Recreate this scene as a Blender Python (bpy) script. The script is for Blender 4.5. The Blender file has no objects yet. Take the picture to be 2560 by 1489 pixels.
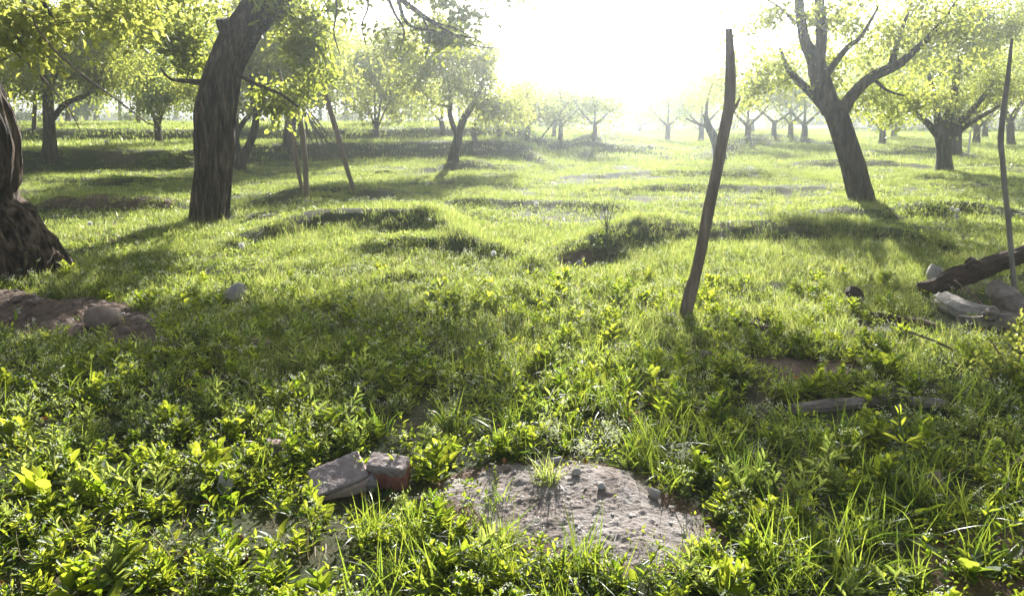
import bpy, math, random
import numpy as np
from mathutils import Vector

R = math.radians
scene = bpy.context.scene
COL = scene.collection
rng = np.random.default_rng(11)

# ------------------------------------------------------------------ camera, sky, sun, exposure
F, CX, CY = 1990.0, 1280.0, 744.5          # focal length and centre in photo pixels (2560 x 1489)
PITCH, EYE = R(13.3), 1.5
cam = bpy.data.objects.new('camera', bpy.data.cameras.new('camera'))
COL.objects.link(cam)
cam.location = (0, 0, EYE)
cam.rotation_euler = (R(90) - PITCH, 0, 0)
cam.data.sensor_width = 36
cam.data.lens = 36 * F / 2560
cam.data.clip_start, cam.data.clip_end = 0.05, 2000
scene.camera = cam

SUN_AZ, SUN_EL = R(7.3), R(22)
world = bpy.data.worlds.new('World')
scene.world = world
world.use_nodes = True
wn = world.node_tree.nodes
sky = wn.new('ShaderNodeTexSky')
sky.sky_type = 'NISHITA'
sky.sun_disc = False
sky.sun_elevation, sky.sun_rotation = SUN_EL, SUN_AZ
sky.air_density, sky.dust_density, sky.ozone_density = 1.0, 2.0, 1.0
wn['Background'].inputs['Strength'].default_value = 0.05
pale = wn.new('ShaderNodeHueSaturation')          # a milky, hazy sky
pale.inputs['Saturation'].default_value = .45
world.node_tree.links.new(sky.outputs[0], pale.inputs['Color'])
world.node_tree.links.new(pale.outputs[0], wn['Background'].inputs['Color'])

sun = bpy.data.objects.new('sun', bpy.data.lights.new('sun', 'SUN'))
COL.objects.link(sun)
sun.data.energy, sun.data.angle = 5.0, R(0.5)
sun.data.color = (1.0, 0.96, 0.89)
SUN_DIR = Vector((math.sin(SUN_AZ) * math.cos(SUN_EL), math.cos(SUN_AZ) * math.cos(SUN_EL), math.sin(SUN_EL)))
sun.rotation_euler = (-SUN_DIR).to_track_quat('-Z', 'Y').to_euler()
sun.location = SUN_DIR * 60

scene.view_settings.view_transform = 'Standard'
scene.view_settings.look = 'None'
scene.view_settings.gamma = 1.0
scene.view_settings.use_curve_mapping = False
scene.view_settings.exposure = 1.9
HAZE_DENSITY, HAZE_G = 0.0042, 0.92

cy = scene.cycles
cy.max_bounces, cy.diffuse_bounces, cy.glossy_bounces = 8, 5, 2
cy.transmission_bounces, cy.transparent_max_bounces, cy.volume_bounces = 4, 4, 1
cy.use_denoising = True
cy.sample_clamp_indirect = 6.0
cy.caustics_reflective = cy.caustics_refractive = False

# ------------------------------------------------------------------ numpy noise
def _h(ix, iy, iz, seed):
    ix, iy, iz = (np.asarray(a).astype(np.int64).astype(np.uint32) for a in (ix, iy, iz))
    with np.errstate(over='ignore'):
        n = ix * np.uint32(374761393) + iy * np.uint32(668265263) + iz * np.uint32(2147483647 - 58) + np.uint32((seed * 1274126177) & 0xffffffff)
        n = (n ^ (n >> np.uint32(13))) * np.uint32(1274126177)
        n = (n ^ (n >> np.uint32(16))) * np.uint32(2246822519)
        n = n ^ (n >> np.uint32(15))
    return n.astype(np.float64) / 4294967295.0

def noise(x, y, z=0.0, seed=0):
    x, y, z = np.broadcast_arrays(np.asarray(x, float), np.asarray(y, float), np.asarray(z, float))
    ix, iy, iz = np.floor(x), np.floor(y), np.floor(z)
    fx, fy, fz = x - ix, y - iy, z - iz
    fx, fy, fz = (f * f * (3 - 2 * f) for f in (fx, fy, fz))
    out = 0
    for a in (0, 1):
        wx = fx if a else 1 - fx
        for b in (0, 1):
            wy = fy if b else 1 - fy
            for c in (0, 1):
                wz = fz if c else 1 - fz
                out = out + wx * wy * wz * _h(ix + a, iy + b, iz + c, seed)
    return out                                   # 0..1

def fbm(x, y, z=0.0, seed=0, oct=4, gain=0.5):
    s, a, t = 0, 1.0, 0
    for i in range(oct):
        f = 2.03 ** i
        s = s + a * noise(x * f, y * f, np.asarray(z) * f, seed + i * 17)
        t += a
        a *= gain
    return s / t

def sstep(a, b, x):
    t = np.clip((x - a) / (b - a), 0, 1)
    return t * t * (3 - 2 * t)

# ------------------------------------------------------------------ projection helpers
FWD = np.array((0, math.cos(PITCH), -math.sin(PITCH)))
UPV = np.array((0, math.sin(PITCH), math.cos(PITCH)))
def ray(px, py):
    return FWD + np.array((1.0, 0, 0)) * ((px - CX) / F) + UPV * ((CY - py) / F)
def pt(px, py, Y):
    d = ray(px, py)
    return np.array((0, 0, EYE)) + d * (Y / d[1])
def on_z(px, py, z):
    d = ray(px, py)
    t = (z - EYE) / d[2]
    return np.array((0, 0, EYE)) + d * t
def project(p):
    q = np.asarray(p, float) - np.array((0, 0, EYE))
    dep = q @ FWD
    return CX + F * q[..., 0] / dep, CY - F * (q @ UPV) / dep

# ------------------------------------------------------------------ terrain height
def _line(pts, H):
    P = np.array([on_z(px, py, H)[:2] for px, py in pts])
    return P[np.argsort(P[:, 0])]
RIDGES = [  # crest pixels, height, front width, back width, soft ends (m)
    ([(585, 562), (690, 538), (820, 522), (950, 520), (1080, 532), (1150, 560)], .25, .60, 2.6, .5),
    ([(1500, 580), (1570, 562), (1640, 548), (1800, 543), (2000, 546), (2200, 550), (2330, 572)], .21, .70, 1.3, .5),
    ([(1290, 640), (1380, 616), (1470, 598), (1570, 582), (1680, 566)], .16, .34, .9, .25),
    ([(880, 602), (1050, 598), (1200, 604), (1330, 620)], .13, .20, .9, .4),
    ([(900, 696), (1000, 682), (1120, 680)], .10, .18, .7, .3),
    ([(90, 500), (200, 499), (320, 500), (460, 500)], .15, .18, 1.6, .4),
    ([(600, 500), (800, 462), (980, 470)], .14, .6, 1.6, .6),
    ([(1120, 502), (1250, 500), (1420, 505), (1620, 515)], .10, .25, 1.2, .5),
    ([(2040, 520), (2140, 512), (2240, 520)], .13, .25, 1.2, .4),
    ([(1080, 410), (1150, 404), (1260, 404)], .18, .4, 2.0, .8),
    ([(1430, 372), (1500, 352), (1580, 350), (1650, 366)], .34, 2.0, 5.0, 1.4),
    ([(1780, 362), (1850, 340), (1960, 330), (2080, 338)], .45, 1.6, 5.0, 1.5),
    ([(2150, 375), (2300, 368), (2420, 372)], .25, .8, 3.0, 1.0),
    ([(1980, 405), (2150, 400), (2330, 408)], .14, .5, 2.0, .8),
    ([(1450, 430), (1650, 425), (1900, 432)], .12, .5, 2.0, .8),
    ([(1500, 470), (1700, 462), (1950, 468), (2100, 462)], .10, .4, 1.6, .8),
    ([(2220, 505), (2400, 500), (2560, 510)], .16, .5, 1.5, .6),
    ([(100, 440), (300, 448), (440, 440)], .12, .6, 1.5, .6),
]
RIDGES = [(_line(p, h), h, a, b, e) for p, h, a, b, e in RIDGES]
TERR_A = np.array([on_z(px, py, .5)[:2] for px, py in [(-900, 384), (-300, 382), (0, 380), (120, 378), (300, 374), (480, 376), (620, 366), (900, 358), (1150, 352), (1290, 353), (1370, 372)]])
TERR_B = np.array([on_z(px, py, .85)[:2] for px, py in [(-900, 330), (-200, 328), (200, 325), (600, 324), (900, 322), (1300, 319), (1650, 322)]])
PIT = on_z(1420, 652, 0)
def height(x, y):
    x, y = np.asarray(x, float), np.asarray(y, float)
    z = 0.06 * (fbm(x * .45, y * .8, 0, 3, 3) - .5) * sstep(2, 7, y) + .035 * (noise(x * 1.7, y * 2.1, 0, 5) - .5) + .07 * (fbm(x * 1.9 + 4, y * 2.8, 0, 15, 3) - .5) * sstep(4, 8, y)
    z = z + 0.11 * (fbm(x * .16 + 9, y * .5, 0, 8, 2) - .5) * sstep(6, 14, y)
    for P, H, wf, wb, e in RIDGES:
        yc = np.interp(x, P[:, 0], P[:, 1]) + .10 * (noise(x * 1.3, 0, 0, 21) - .5)
        d = y - yc
        prof = np.where(d < 0, sstep(-wf, 0, d), 1 - sstep(0, wb, d))
        win = sstep(P[0, 0] - e, P[0, 0] + e, x) * (1 - sstep(P[-1, 0] - e, P[-1, 0] + e, x))
        z = z + H * prof * win * (.8 + .4 * noise(x * .9, 3.3, 0, 31))
    wob = .5 * (noise(x * .35, 0, 0, 41) - .5)
    ya = np.interp(x, TERR_A[:, 0], TERR_A[:, 1]) + wob
    z = z + .5 * sstep(-.62, .12, y - ya) * (1 - sstep(TERR_A[-1, 0] - 1.2, TERR_A[-1, 0] + .6, x)) * (1 - .9 * sstep(34, 60, y))
    yb = np.interp(x, TERR_B[:, 0], TERR_B[:, 1]) + wob * 2
    z = z + .38 * sstep(-.8, .15, y - yb) * (1 - sstep(TERR_B[-1, 0] - 3, TERR_B[-1, 0] + 3, x))
    z = z - .22 * np.exp(-(((x - PIT[0]) / .45) ** 2 + ((y - PIT[1]) / .32) ** 2))
    return z

def at(px, py, far=90.0):
    """the point of the ground seen at a photo pixel"""
    d = ray(px, py)
    t = np.geomspace(1.2, 160, 900)
    P = np.array((0, 0, EYE)) + d * t[:, None]
    below = np.nonzero(P[:, 2] < height(P[:, 0], P[:, 1]))[0]
    if len(below) == 0 or P[below[0], 1] > far:
        q = pt(px, py, far)
        q[2] = height(q[0], q[1])
        return q
    i = below[0]
    a, b = t[max(i - 1, 0)], t[i]
    for _ in range(14):
        m = (a + b) / 2
        q = np.array((0, 0, EYE)) + d * m
        if q[2] < height(q[0], q[1]): b = m
        else: a = m
    q = np.array((0, 0, EYE)) + d * b
    q[2] = height(q[0], q[1])
    return q

# ------------------------------------------------------------------ object helpers
def tag(o, label=None, cat=None, group=None, kind=None):
    if label: o['label'] = label
    if cat: o['category'] = cat
    if group: o['group'] = group
    if kind: o['kind'] = kind
    return o
def thing(name, label, cat, loc, group=None, rz=0.0):
    o = bpy.data.objects.new(name, None)
    o.empty_display_size = .1
    COL.objects.link(o)
    o.location = Vector([float(v) for v in loc])
    o.rotation_euler = (0, 0, rz)
    return tag(o, label, cat, group)

class MB:
    """collects pieces of geometry and links them as one mesh object"""
    def __init__(self):
        self.v, self.f, self.t, self.m, self.n = [], [], [], [], 0
    def add(self, v, f, tint=.5, mat=0):
        v = np.asarray(v, float).reshape(-1, 3)
        f = np.asarray(f, int)
        if len(f) == 0: return
        self.v.append(v)
        self.f.append(f + self.n)
        self.t.append(np.broadcast_to(np.asarray(tint, float), (len(v),)))
        self.m.append(np.full(len(f), mat))
        self.n += len(v)
    def mesh(self, name, mats, smooth=True, origin=None):
        V = np.concatenate(self.v)
        if origin is not None: V = V - np.asarray(origin, float)
        me = bpy.data.meshes.new(name)
        me.vertices.add(len(V))
        me.vertices.foreach_set('co', V.astype(np.float32).ravel())
        sizes = np.concatenate([np.full(len(f), f.shape[1]) for f in self.f])
        loops = np.concatenate([f.ravel() for f in self.f])
        me.loops.add(len(loops))
        me.loops.foreach_set('vertex_index', loops.astype(np.int32))
        me.polygons.add(len(sizes))
        me.polygons.foreach_set('loop_start', np.concatenate([[0], np.cumsum(sizes)[:-1]]).astype(np.int32))
        me.polygons.foreach_set('material_index', np.concatenate(self.m).astype(np.int32))
        me.polygons.foreach_set('use_smooth', np.full(len(sizes), smooth))
        at_ = me.attributes.new('tint', 'FLOAT', 'POINT')
        at_.data.foreach_set('value', np.concatenate(self.t).astype(np.float32))
        for m in mats: me.materials.append(m)
        me.update(calc_edges=True)
        me.validate()
        return me
    def build(self, name, mats, parent=None, smooth=True):
        """parent: an Empty; the mesh is given in world coordinates and stored relative to it"""
        mats = mats if isinstance(mats, (list, tuple)) else [mats]
        if parent is None:
            lo = np.concatenate(self.v)
            org = np.array((lo[:, 0].mean(), lo[:, 1].mean(), lo[:, 2].min()))
        else:
            org = np.zeros(3)
            p = parent
            while p is not None:
                org = org + np.array(p.location)
                p = p.parent
        o = bpy.data.objects.new(name, self.mesh(name, mats, smooth, org))
        COL.objects.link(o)
        if parent is None: o.location = Vector([float(a) for a in org])
        else: o.parent = parent
        return o

def spline(P, step):
    """Catmull-Rom through P (N x k), resampled about every step metres along the first three columns"""
    P = np.asarray(P, float)
    if len(P) < 2: return P
    Q = np.vstack([2 * P[0] - P[1], P, 2 * P[-1] - P[-2]])
    out = []
    for i in range(1, len(Q) - 2):
        p0, p1, p2, p3 = Q[i - 1:i + 3]
        n = max(1, int(round(np.linalg.norm(p2[:3] - p1[:3]) / step)))
        for t in np.arange(n) / n:
            out.append(.5 * (2 * p1 + (p2 - p0) * t + (2 * p0 - 5 * p1 + 4 * p2 - p3) * t * t + (3 * p1 - p0 - 3 * p2 + p3) * t ** 3))
    out.append(P[-1])
    return np.array(out)

def tube(mb, path, rad, sides, mat=0, disp=None, tint=.5, cap=True):
    path, rad = np.asarray(path, float), np.broadcast_to(np.asarray(rad, float), (len(path),))
    T = np.gradient(path, axis=0)
    T /= np.linalg.norm(T, axis=1)[:, None] + 1e-12
    up = np.array((0, 1.0, 0)) if abs(T[0][1]) < .8 else np.array((1.0, 0, 0))
    N = np.zeros_like(T)
    n = up - T[0] * (up @ T[0])
    n /= np.linalg.norm(n)
    for i in range(len(T)):
        n = n - T[i] * (n @ T[i])
        n /= np.linalg.norm(n) + 1e-12
        N[i] = n
    B = np.cross(T, N)
    th = np.arange(sides) / sides * 2 * math.pi
    r = rad[:, None] * np.ones((1, sides))
    s = np.concatenate([[0], np.cumsum(np.linalg.norm(np.diff(path, axis=0), axis=1))])
    if disp is not None: r = r * disp(th[None, :], s[:, None], rad[:, None])
    V = path[:, None, :] + r[:, :, None] * (np.cos(th)[None, :, None] * N[:, None, :] + np.sin(th)[None, :, None] * B[:, None, :])
    K = len(path)
    i, j = np.meshgrid(np.arange(K - 1), np.arange(sides), indexing='ij')
    a = (i * sides + j).ravel(); b = (i * sides + (j + 1) % sides).ravel()
    mb.add(V.reshape(-1, 3), np.stack([a, b, b + sides, a + sides], 1), tint, mat)
    if cap:
        for ring, flip in ((V[-1], False), (V[0], True)):
            c = ring.mean(0)
            f = np.stack([np.arange(sides), (np.arange(sides) + 1) % sides, np.full(sides, sides)], 1)
            if flip: f = f[:, ::-1]
            mb.add(np.vstack([ring, c]), f, tint, mat)

def bark(seed, amp=.12, k=3.0, along=1.2, lumps=.08, groove=0.0):
    """radial bark relief: long broken ridges that run up the trunk, and slow lumps"""
    def f(th, s, rad):
        cx, sx = np.cos(th), np.sin(th)
        w = .6 * (noise(cx * 1.2 + 5, sx * 1.2, s * 1.4, seed + 3) - .5)
        n = fbm(cx * k + w, sx * k + w, s * along, seed, 3)
        ridge = 1 - np.abs(2 * n - 1) * 2.2
        n2 = noise(cx * k * 2.6, sx * k * 2.6, s * along * 5, seed + 7)
        lump = fbm(cx * .9, sx * .9, s * 1.1, seed + 11, 2) - .5
        n4 = fbm(cx * k * 2.2 + 9 + w, sx * k * 2.2 + w, s * along * .7, seed + 31, 2)
        ridge2 = 1 - np.abs(2 * n4 - 1) * 3
        out = 1 + amp * ridge * .6 + amp * .45 * ridge2 + amp * .5 * (n2 - .5) + lumps * 2 * lump
        if groove:
            g = noise(cx * 1.6 + 3, sx * 1.6, s * .35, seed + 23)
            out = out - groove * sstep(.60, .74, g)
        return out
    return f

# ------------------------------------------------------------------ materials
def new_mat(name):
    m = bpy.data.materials.new(name)
    m.use_nodes = True
    return m, m.node_tree.nodes, m.node_tree.links
def ramp(n, stops):
    r = n.new('ShaderNodeValToRGB')
    while len(r.color_ramp.elements) < len(stops): r.color_ramp.elements.new(.5)
    for e, (p, c) in zip(r.color_ramp.elements, stops):
        e.position, e.color = p, (*c, 1)
    return r
def leaf_mat(name, dark, light, t_dark, t_light, rough=.38, spec=.5, trans=.5):
    """thin leaf: glossy diffuse face with light passing through; each leaf's own tint picks the colour"""
    m, n, l = new_mat(name)
    p = n['Principled BSDF']
    a = n.new('ShaderNodeAttribute'); a.attribute_name = 'tint'
    oi = n.new('ShaderNodeObjectInfo')
    mx = n.new('ShaderNodeMath'); mx.operation = 'MULTIPLY_ADD'
    l.new(oi.outputs['Random'], mx.inputs[0]); mx.inputs[1].default_value = .4
    sb = n.new('ShaderNodeMath'); sb.operation = 'SUBTRACT'; sb.inputs[1].default_value = .1
    l.new(a.outputs['Fac'], sb.inputs[0]); l.new(sb.outputs[0], mx.inputs[2])
    r1, r2 = ramp(n, [(.1, dark), (1, light)]), ramp(n, [(.1, t_dark), (1, t_light)])
    l.new(mx.outputs[0], r1.inputs[0]); l.new(mx.outputs[0], r2.inputs[0])
    l.new(r1.outputs[0], p.inputs['Base Color'])
    p.inputs['Roughness'].default_value = rough
    p.inputs['Specular IOR Level'].default_value = spec
    t = n.new('ShaderNodeBsdfTranslucent')
    l.new(r2.outputs[0], t.inputs['Color'])
    mix = n.new('ShaderNodeMixShader'); mix.inputs[0].default_value = trans
    l.new(p.outputs[0], mix.inputs[1]); l.new(t.outputs[0], mix.inputs[2])
    l.new(mix.outputs[0], n['Material Output'].inputs['Surface'])
    return m
def rough_mat(name, stops, scale=6.0, stretch=(1, 1, 1), bump=.4, dist=.01, rough=.9, detail=8.0, fine=40.0, spec=.3):
    m, n, l = new_mat(name)
    p = n['Principled BSDF']
    tc = n.new('ShaderNodeTexCoord')
    mp = n.new('ShaderNodeMapping'); mp.inputs['Scale'].default_value = stretch
    l.new(tc.outputs['Object'], mp.inputs['Vector'])
    nz = n.new('ShaderNodeTexNoise'); nz.inputs['Scale'].default_value = scale; nz.inputs['Detail'].default_value = detail
    nz.inputs['Roughness'].default_value = .65
    l.new(mp.outputs[0], nz.inputs['Vector'])
    r = ramp(n, stops)
    l.new(nz.outputs['Fac'], r.inputs[0]); l.new(r.outputs[0], p.inputs['Base Color'])
    n2 = n.new('ShaderNodeTexNoise'); n2.inputs['Scale'].default_value = fine; n2.inputs['Detail'].default_value = 6
    l.new(mp.outputs[0], n2.inputs['Vector'])
    ad = n.new('ShaderNodeMath'); ad.operation = 'ADD'
    l.new(nz.outputs['Fac'], ad.inputs[0]); l.new(n2.outputs['Fac'], ad.inputs[1])
    b = n.new('ShaderNodeBump'); b.inputs['Strength'].default_value = bump; b.inputs['Distance'].default_value = dist
    l.new(ad.outputs[0], b.inputs['Height']); l.new(b.outputs[0], p.inputs['Normal'])
    p.inputs['Roughness'].default_value = rough
    p.inputs['Specular IOR Level'].default_value = spec
    return m

M = {}
M['bark'] = rough_mat('bark', [(.40, (.012, .008, .006)), (.48, (.06, .038, .026)), (.56, (.125, .085, .058)), (.68, (.25, .185, .135))], 17, (1, 1, .12), 1, .05, .9)  # bark tones; the near-black end paints the shade of cracks into the colour
M['bark_dark'] = rough_mat('bark_dark', [(.40, (.012, .008, .007)), (.5, (.05, .034, .027)), (.64, (.13, .092, .072))], 15, (1, 1, .15), 1, .04, .9)
M['bark_pale'] = rough_mat('bark_pale', [(.3, (.16, .14, .12)), (.7, (.36, .33, .29))], 8, (1, 1, .4), .5, .01, .85)
M['pole_wood'] = rough_mat('pole_wood', [(.3, (.10, .07, .055)), (.5, (.20, .145, .11)), (.75, (.36, .28, .22))], 18, (1, 1, .15), .5, .006, .75)
M['log_pale'] = rough_mat('log_pale', [(.3, (.14, .115, .09)), (.42, (.40, .36, .31)), (.8, (.60, .55, .49))], 12, (.45, 1, 1), 1, .03, .8)
M['log_grey'] = rough_mat('log_grey', [(.3, (.06, .045, .035)), (.45, (.22, .18, .15)), (.8, (.42, .36, .30))], 13, (.4, 1, 1), 1, .03, .85)
M['log_dark'] = rough_mat('log_dark', [(.3, (.04, .027, .02)), (.6, (.115, .075, .055)), (.85, (.2, .14, .105))], 13, (.4, 1, 1), 1, .03, .9)
M['stone'] = rough_mat('stone', [(.3, (.3, .27, .25)), (.6, (.46, .43, .4)), (.8, (.6, .57, .53))], 9, (1, 1, 1), .5, .006, .85)
M['stone_brown'] = rough_mat('stone_brown', [(.3, (.16, .115, .09)), (.7, (.32, .245, .205))], 8, (1, 1, 1), .5, .006, .9)
M['brick'] = rough_mat('brick', [(.3, (.2, .072, .055)), (.6, (.3, .125, .10)), (.85, (.38, .24, .2))], 16, (1, 1, 1), .5, .004, .9)
M['brick_pale'] = rough_mat('brick_pale', [(.3, (.38, .24, .205)), (.55, (.5, .37, .33)), (.8, (.56, .47, .44))], 11, (1, 1, 1), .6, .005, .9)
M['mortar'] = rough_mat('mortar', [(.3, (.24, .22, .21)), (.6, (.34, .32, .31)), (.8, (.45, .43, .42))], 20, (1, 1, 1), 1, .01, .95)
M['mortar_pink'] = rough_mat('mortar_pink', [(.3, (.24, .19, .175)), (.6, (.33, .275, .26)), (.8, (.43, .38, .365))], 20, (1, 1, 1), 1, .01, .95)
M['sand'] = rough_mat('sand', [(.3, (.085, .058, .042)), (.43, (.185, .15, .13)), (.6, (.265, .235, .215)), (.8, (.35, .32, .30))], 7, (1, 1, 1), .8, .012, .95, 10, 60)
M['soil'] = rough_mat('soil', [(.25, (.06, .04, .03)), (.5, (.125, .086, .066)), (.75, (.21, .155, .125))], 5, (1, 1, 1), .9, .015, .95, 10, 50)
M['white_paint'] = rough_mat('white_paint', [(.3, (.72, .71, .68)), (.7, (.82, .81, .79))], 4, (1, 1, 1), .1, .002, .6)
M['roof_tile'] = rough_mat('roof_tile', [(.3, (.22, .13, .1)), (.7, (.36, .22, .17))], 4, (1, 1, 1), .3, .01, .8)
M['window_glass'] = rough_mat('window_glass', [(.3, (.03, .035, .04)), (.7, (.06, .065, .07))], 2, (1, 1, 1), 0, .001, .15)
M['seed'] = leaf_mat('seed', (.75, .75, .72), (.8, .8, .78), (.8, .8, .75), (.8, .8, .76), .6, .3, .5)
M['flower'] = leaf_mat('flower', (.6, .62, .5), (.75, .75, .68), (.6, .65, .42), (.7, .7, .55), .6, .3, .45)
M['leaf'] = leaf_mat('tree_leaf', (.045, .075, .014), (.09, .12, .02), (.26, .34, .03), (.58, .60, .11), .42, .4, .6)
M['leaf_deep'] = leaf_mat('tree_leaf_deep', (.03, .06, .014), (.06, .10, .02), (.18, .27, .025), (.48, .52, .08), .42, .4, .6)
M['weed'] = leaf_mat('weed_leaf', (.035, .085, .018), (.07, .13, .026), (.20, .32, .014), (.58, .62, .05), .5, .34, .58)
M['weed_grey'] = leaf_mat('weed_leaf_grey', (.06, .10, .04), (.11, .15, .07), (.24, .34, .05), (.52, .58, .12), .5, .4, .55)
M['grass'] = leaf_mat('grass_blade', (.045, .09, .018), (.085, .13, .03), (.17, .27, .025), (.66, .67, .20), .34, .9, .56)
M['grass_deep'] = leaf_mat('grass_blade_deep', (.03, .075, .02), (.06, .11, .025), (.15, .25, .025), (.44, .50, .05), .36, .5, .55)
M['straw'] = leaf_mat('straw', (.26, .2, .12), (.42, .35, .22), (.3, .24, .12), (.45, .38, .22), .6, .3, .35)
M['stem'] = leaf_mat('plant_stem', (.10, .15, .04), (.16, .2, .06), (.16, .22, .04), (.22, .28, .05), .5, .4, .25)
M['dry_leaf'] = leaf_mat('dry_leaf', (.2, .075, .03), (.36, .16, .07), (.3, .1, .03), (.4, .17, .06), .6, .3, .35)

# ground: soil under a thin green moss, bare where the 'tint' attribute says so
m, n, l = new_mat('ground')
p = n['Principled BSDF']
tc = n.new('ShaderNodeTexCoord')
n1 = n.new('ShaderNodeTexNoise'); n1.inputs['Scale'].default_value = 1.1; n1.inputs['Detail'].default_value = 10; n1.inputs['Roughness'].default_value = .7
n2 = n.new('ShaderNodeTexNoise'); n2.inputs['Scale'].default_value = 14; n2.inputs['Detail'].default_value = 8; n2.inputs['Roughness'].default_value = .7
for q in (n1, n2): l.new(tc.outputs['Object'], q.inputs['Vector'])
r_soil = ramp(n, [(.3, (.06, .038, .026)), (.55, (.125, .082, .058)), (.8, (.2, .14, .105))])
r_green = ramp(n, [(.3, (.022, .03, .01)), (.6, (.045, .058, .016)), (.85, (.085, .09, .03))])
l.new(n2.outputs['Fac'], r_soil.inputs[0]); l.new(n2.outputs['Fac'], r_green.inputs[0])
a = n.new('ShaderNodeAttribute'); a.attribute_name = 'tint'
ad = n.new('ShaderNodeMath'); ad.operation = 'ADD'
l.new(a.outputs['Fac'], ad.inputs[0]); l.new(n1.outputs['Fac'], ad.inputs[1])
rr = ramp(n, [(.75, (0, 0, 0)), (1.0, (1, 1, 1))])
l.new(ad.outputs[0], rr.inputs[0])
mixc = n.new('ShaderNodeMix'); mixc.data_type = 'RGBA'
l.new(rr.outputs[0], mixc.inputs[0]); l.new(r_soil.outputs[0], mixc.inputs[6]); l.new(r_green.outputs[0], mixc.inputs[7])
l.new(mixc.outputs[2], p.inputs['Base Color'])
b = n.new('ShaderNodeBump'); b.inputs['Strength'].default_value = .8; b.inputs['Distance'].default_value = .03
l.new(n2.outputs['Fac'], b.inputs['Height']); l.new(b.outputs[0], p.inputs['Normal'])
p.inputs['Roughness'].default_value = .95
p.inputs['Specular IOR Level'].default_value = .2
M['ground'] = m

# ------------------------------------------------------------------ bare places (photo outlines laid on the ground)
def inside(poly, x, y):
    poly = np.asarray(poly)
    r = np.zeros(np.shape(x), bool)
    j = len(poly) - 1
    for i in range(len(poly)):
        (xi, yi), (xj, yj) = poly[i][:2], poly[j][:2]
        r ^= ((yi > y) != (yj > y)) & (x < (xj - xi) * (y - yi) / (yj - yi + 1e-12) + xi)
        j = i
    return r
SAND = np.array([at(*q)[:2] for q in [(1040, 1250), (1090, 1195), (1170, 1172), (1260, 1155), (1420, 1146), (1510, 1160), (1600, 1172), (1680, 1232), (1765, 1285), (1815, 1350), (1750, 1420), (1560, 1440), (1400, 1400), (1230, 1345), (1140, 1300), (1075, 1262)]])
SOIL = np.array([at(*q)[:2] for q in [(-120, 742), (0, 728), (60, 724), (150, 752), (230, 738), (330, 760), (420, 800), (470, 868), (340, 892), (200, 862), (100, 846), (30, 856), (-120, 880)]])
BARE = [(np.array([at(*q)[:2] for q in Q])) for Q in (
    [(1830, 905), (1960, 892), (2150, 898), (2190, 935), (2050, 955), (1900, 945)],
    [(2290, 1330), (2440, 1290), (2560, 1310), (2600, 1500), (2300, 1500)],
    [(1325, 656), (1400, 640), (1470, 630), (1505, 645), (1480, 668), (1390, 674)],
    [(90, 503), (430, 500), (430, 524), (90, 528)],
)]

# ------------------------------------------------------------------ ground
def build_ground():
    ys = np.concatenate([np.linspace(-40, 1.0, 24)[:-1], np.geomspace(1.0, 70, 380), np.geomspace(70, 260, 26)[1:]])
    us = np.linspace(-1, 1, 381)
    us = .55 * us + .45 * us ** 3
    hw = np.clip(4.5 + 1.25 * np.maximum(ys, 0), None, 240) + np.where(ys < 1, (1 - ys) * .9, 0)
    X = us[None, :] * hw[:, None]
    Y = np.repeat(ys[:, None], len(us), 1)
    Z = height(X, Y) + .018 * (fbm(X * 6, Y * 6, 0, 51, 3) - .5)
    bare = np.zeros_like(X)
    for P in (SAND, SOIL, *BARE): bare = np.maximum(bare, inside(P, X, Y))
    nx = len(us)
    i, j = np.meshgrid(np.arange(len(ys) - 1), np.arange(nx - 1), indexing='ij')
    a = (i * nx + j).ravel()
    mb = MB()
    mb.add(np.stack([X, Y, Z], -1).reshape(-1, 3), np.stack([a, a + 1, a + nx + 1, a + nx], 1), (1 - bare).ravel() * .5)
    o = mb.build('ground', M['ground'])
    tag(o, 'uneven orchard ground with low banks and hollows', kind='structure')
build_ground()

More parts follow.
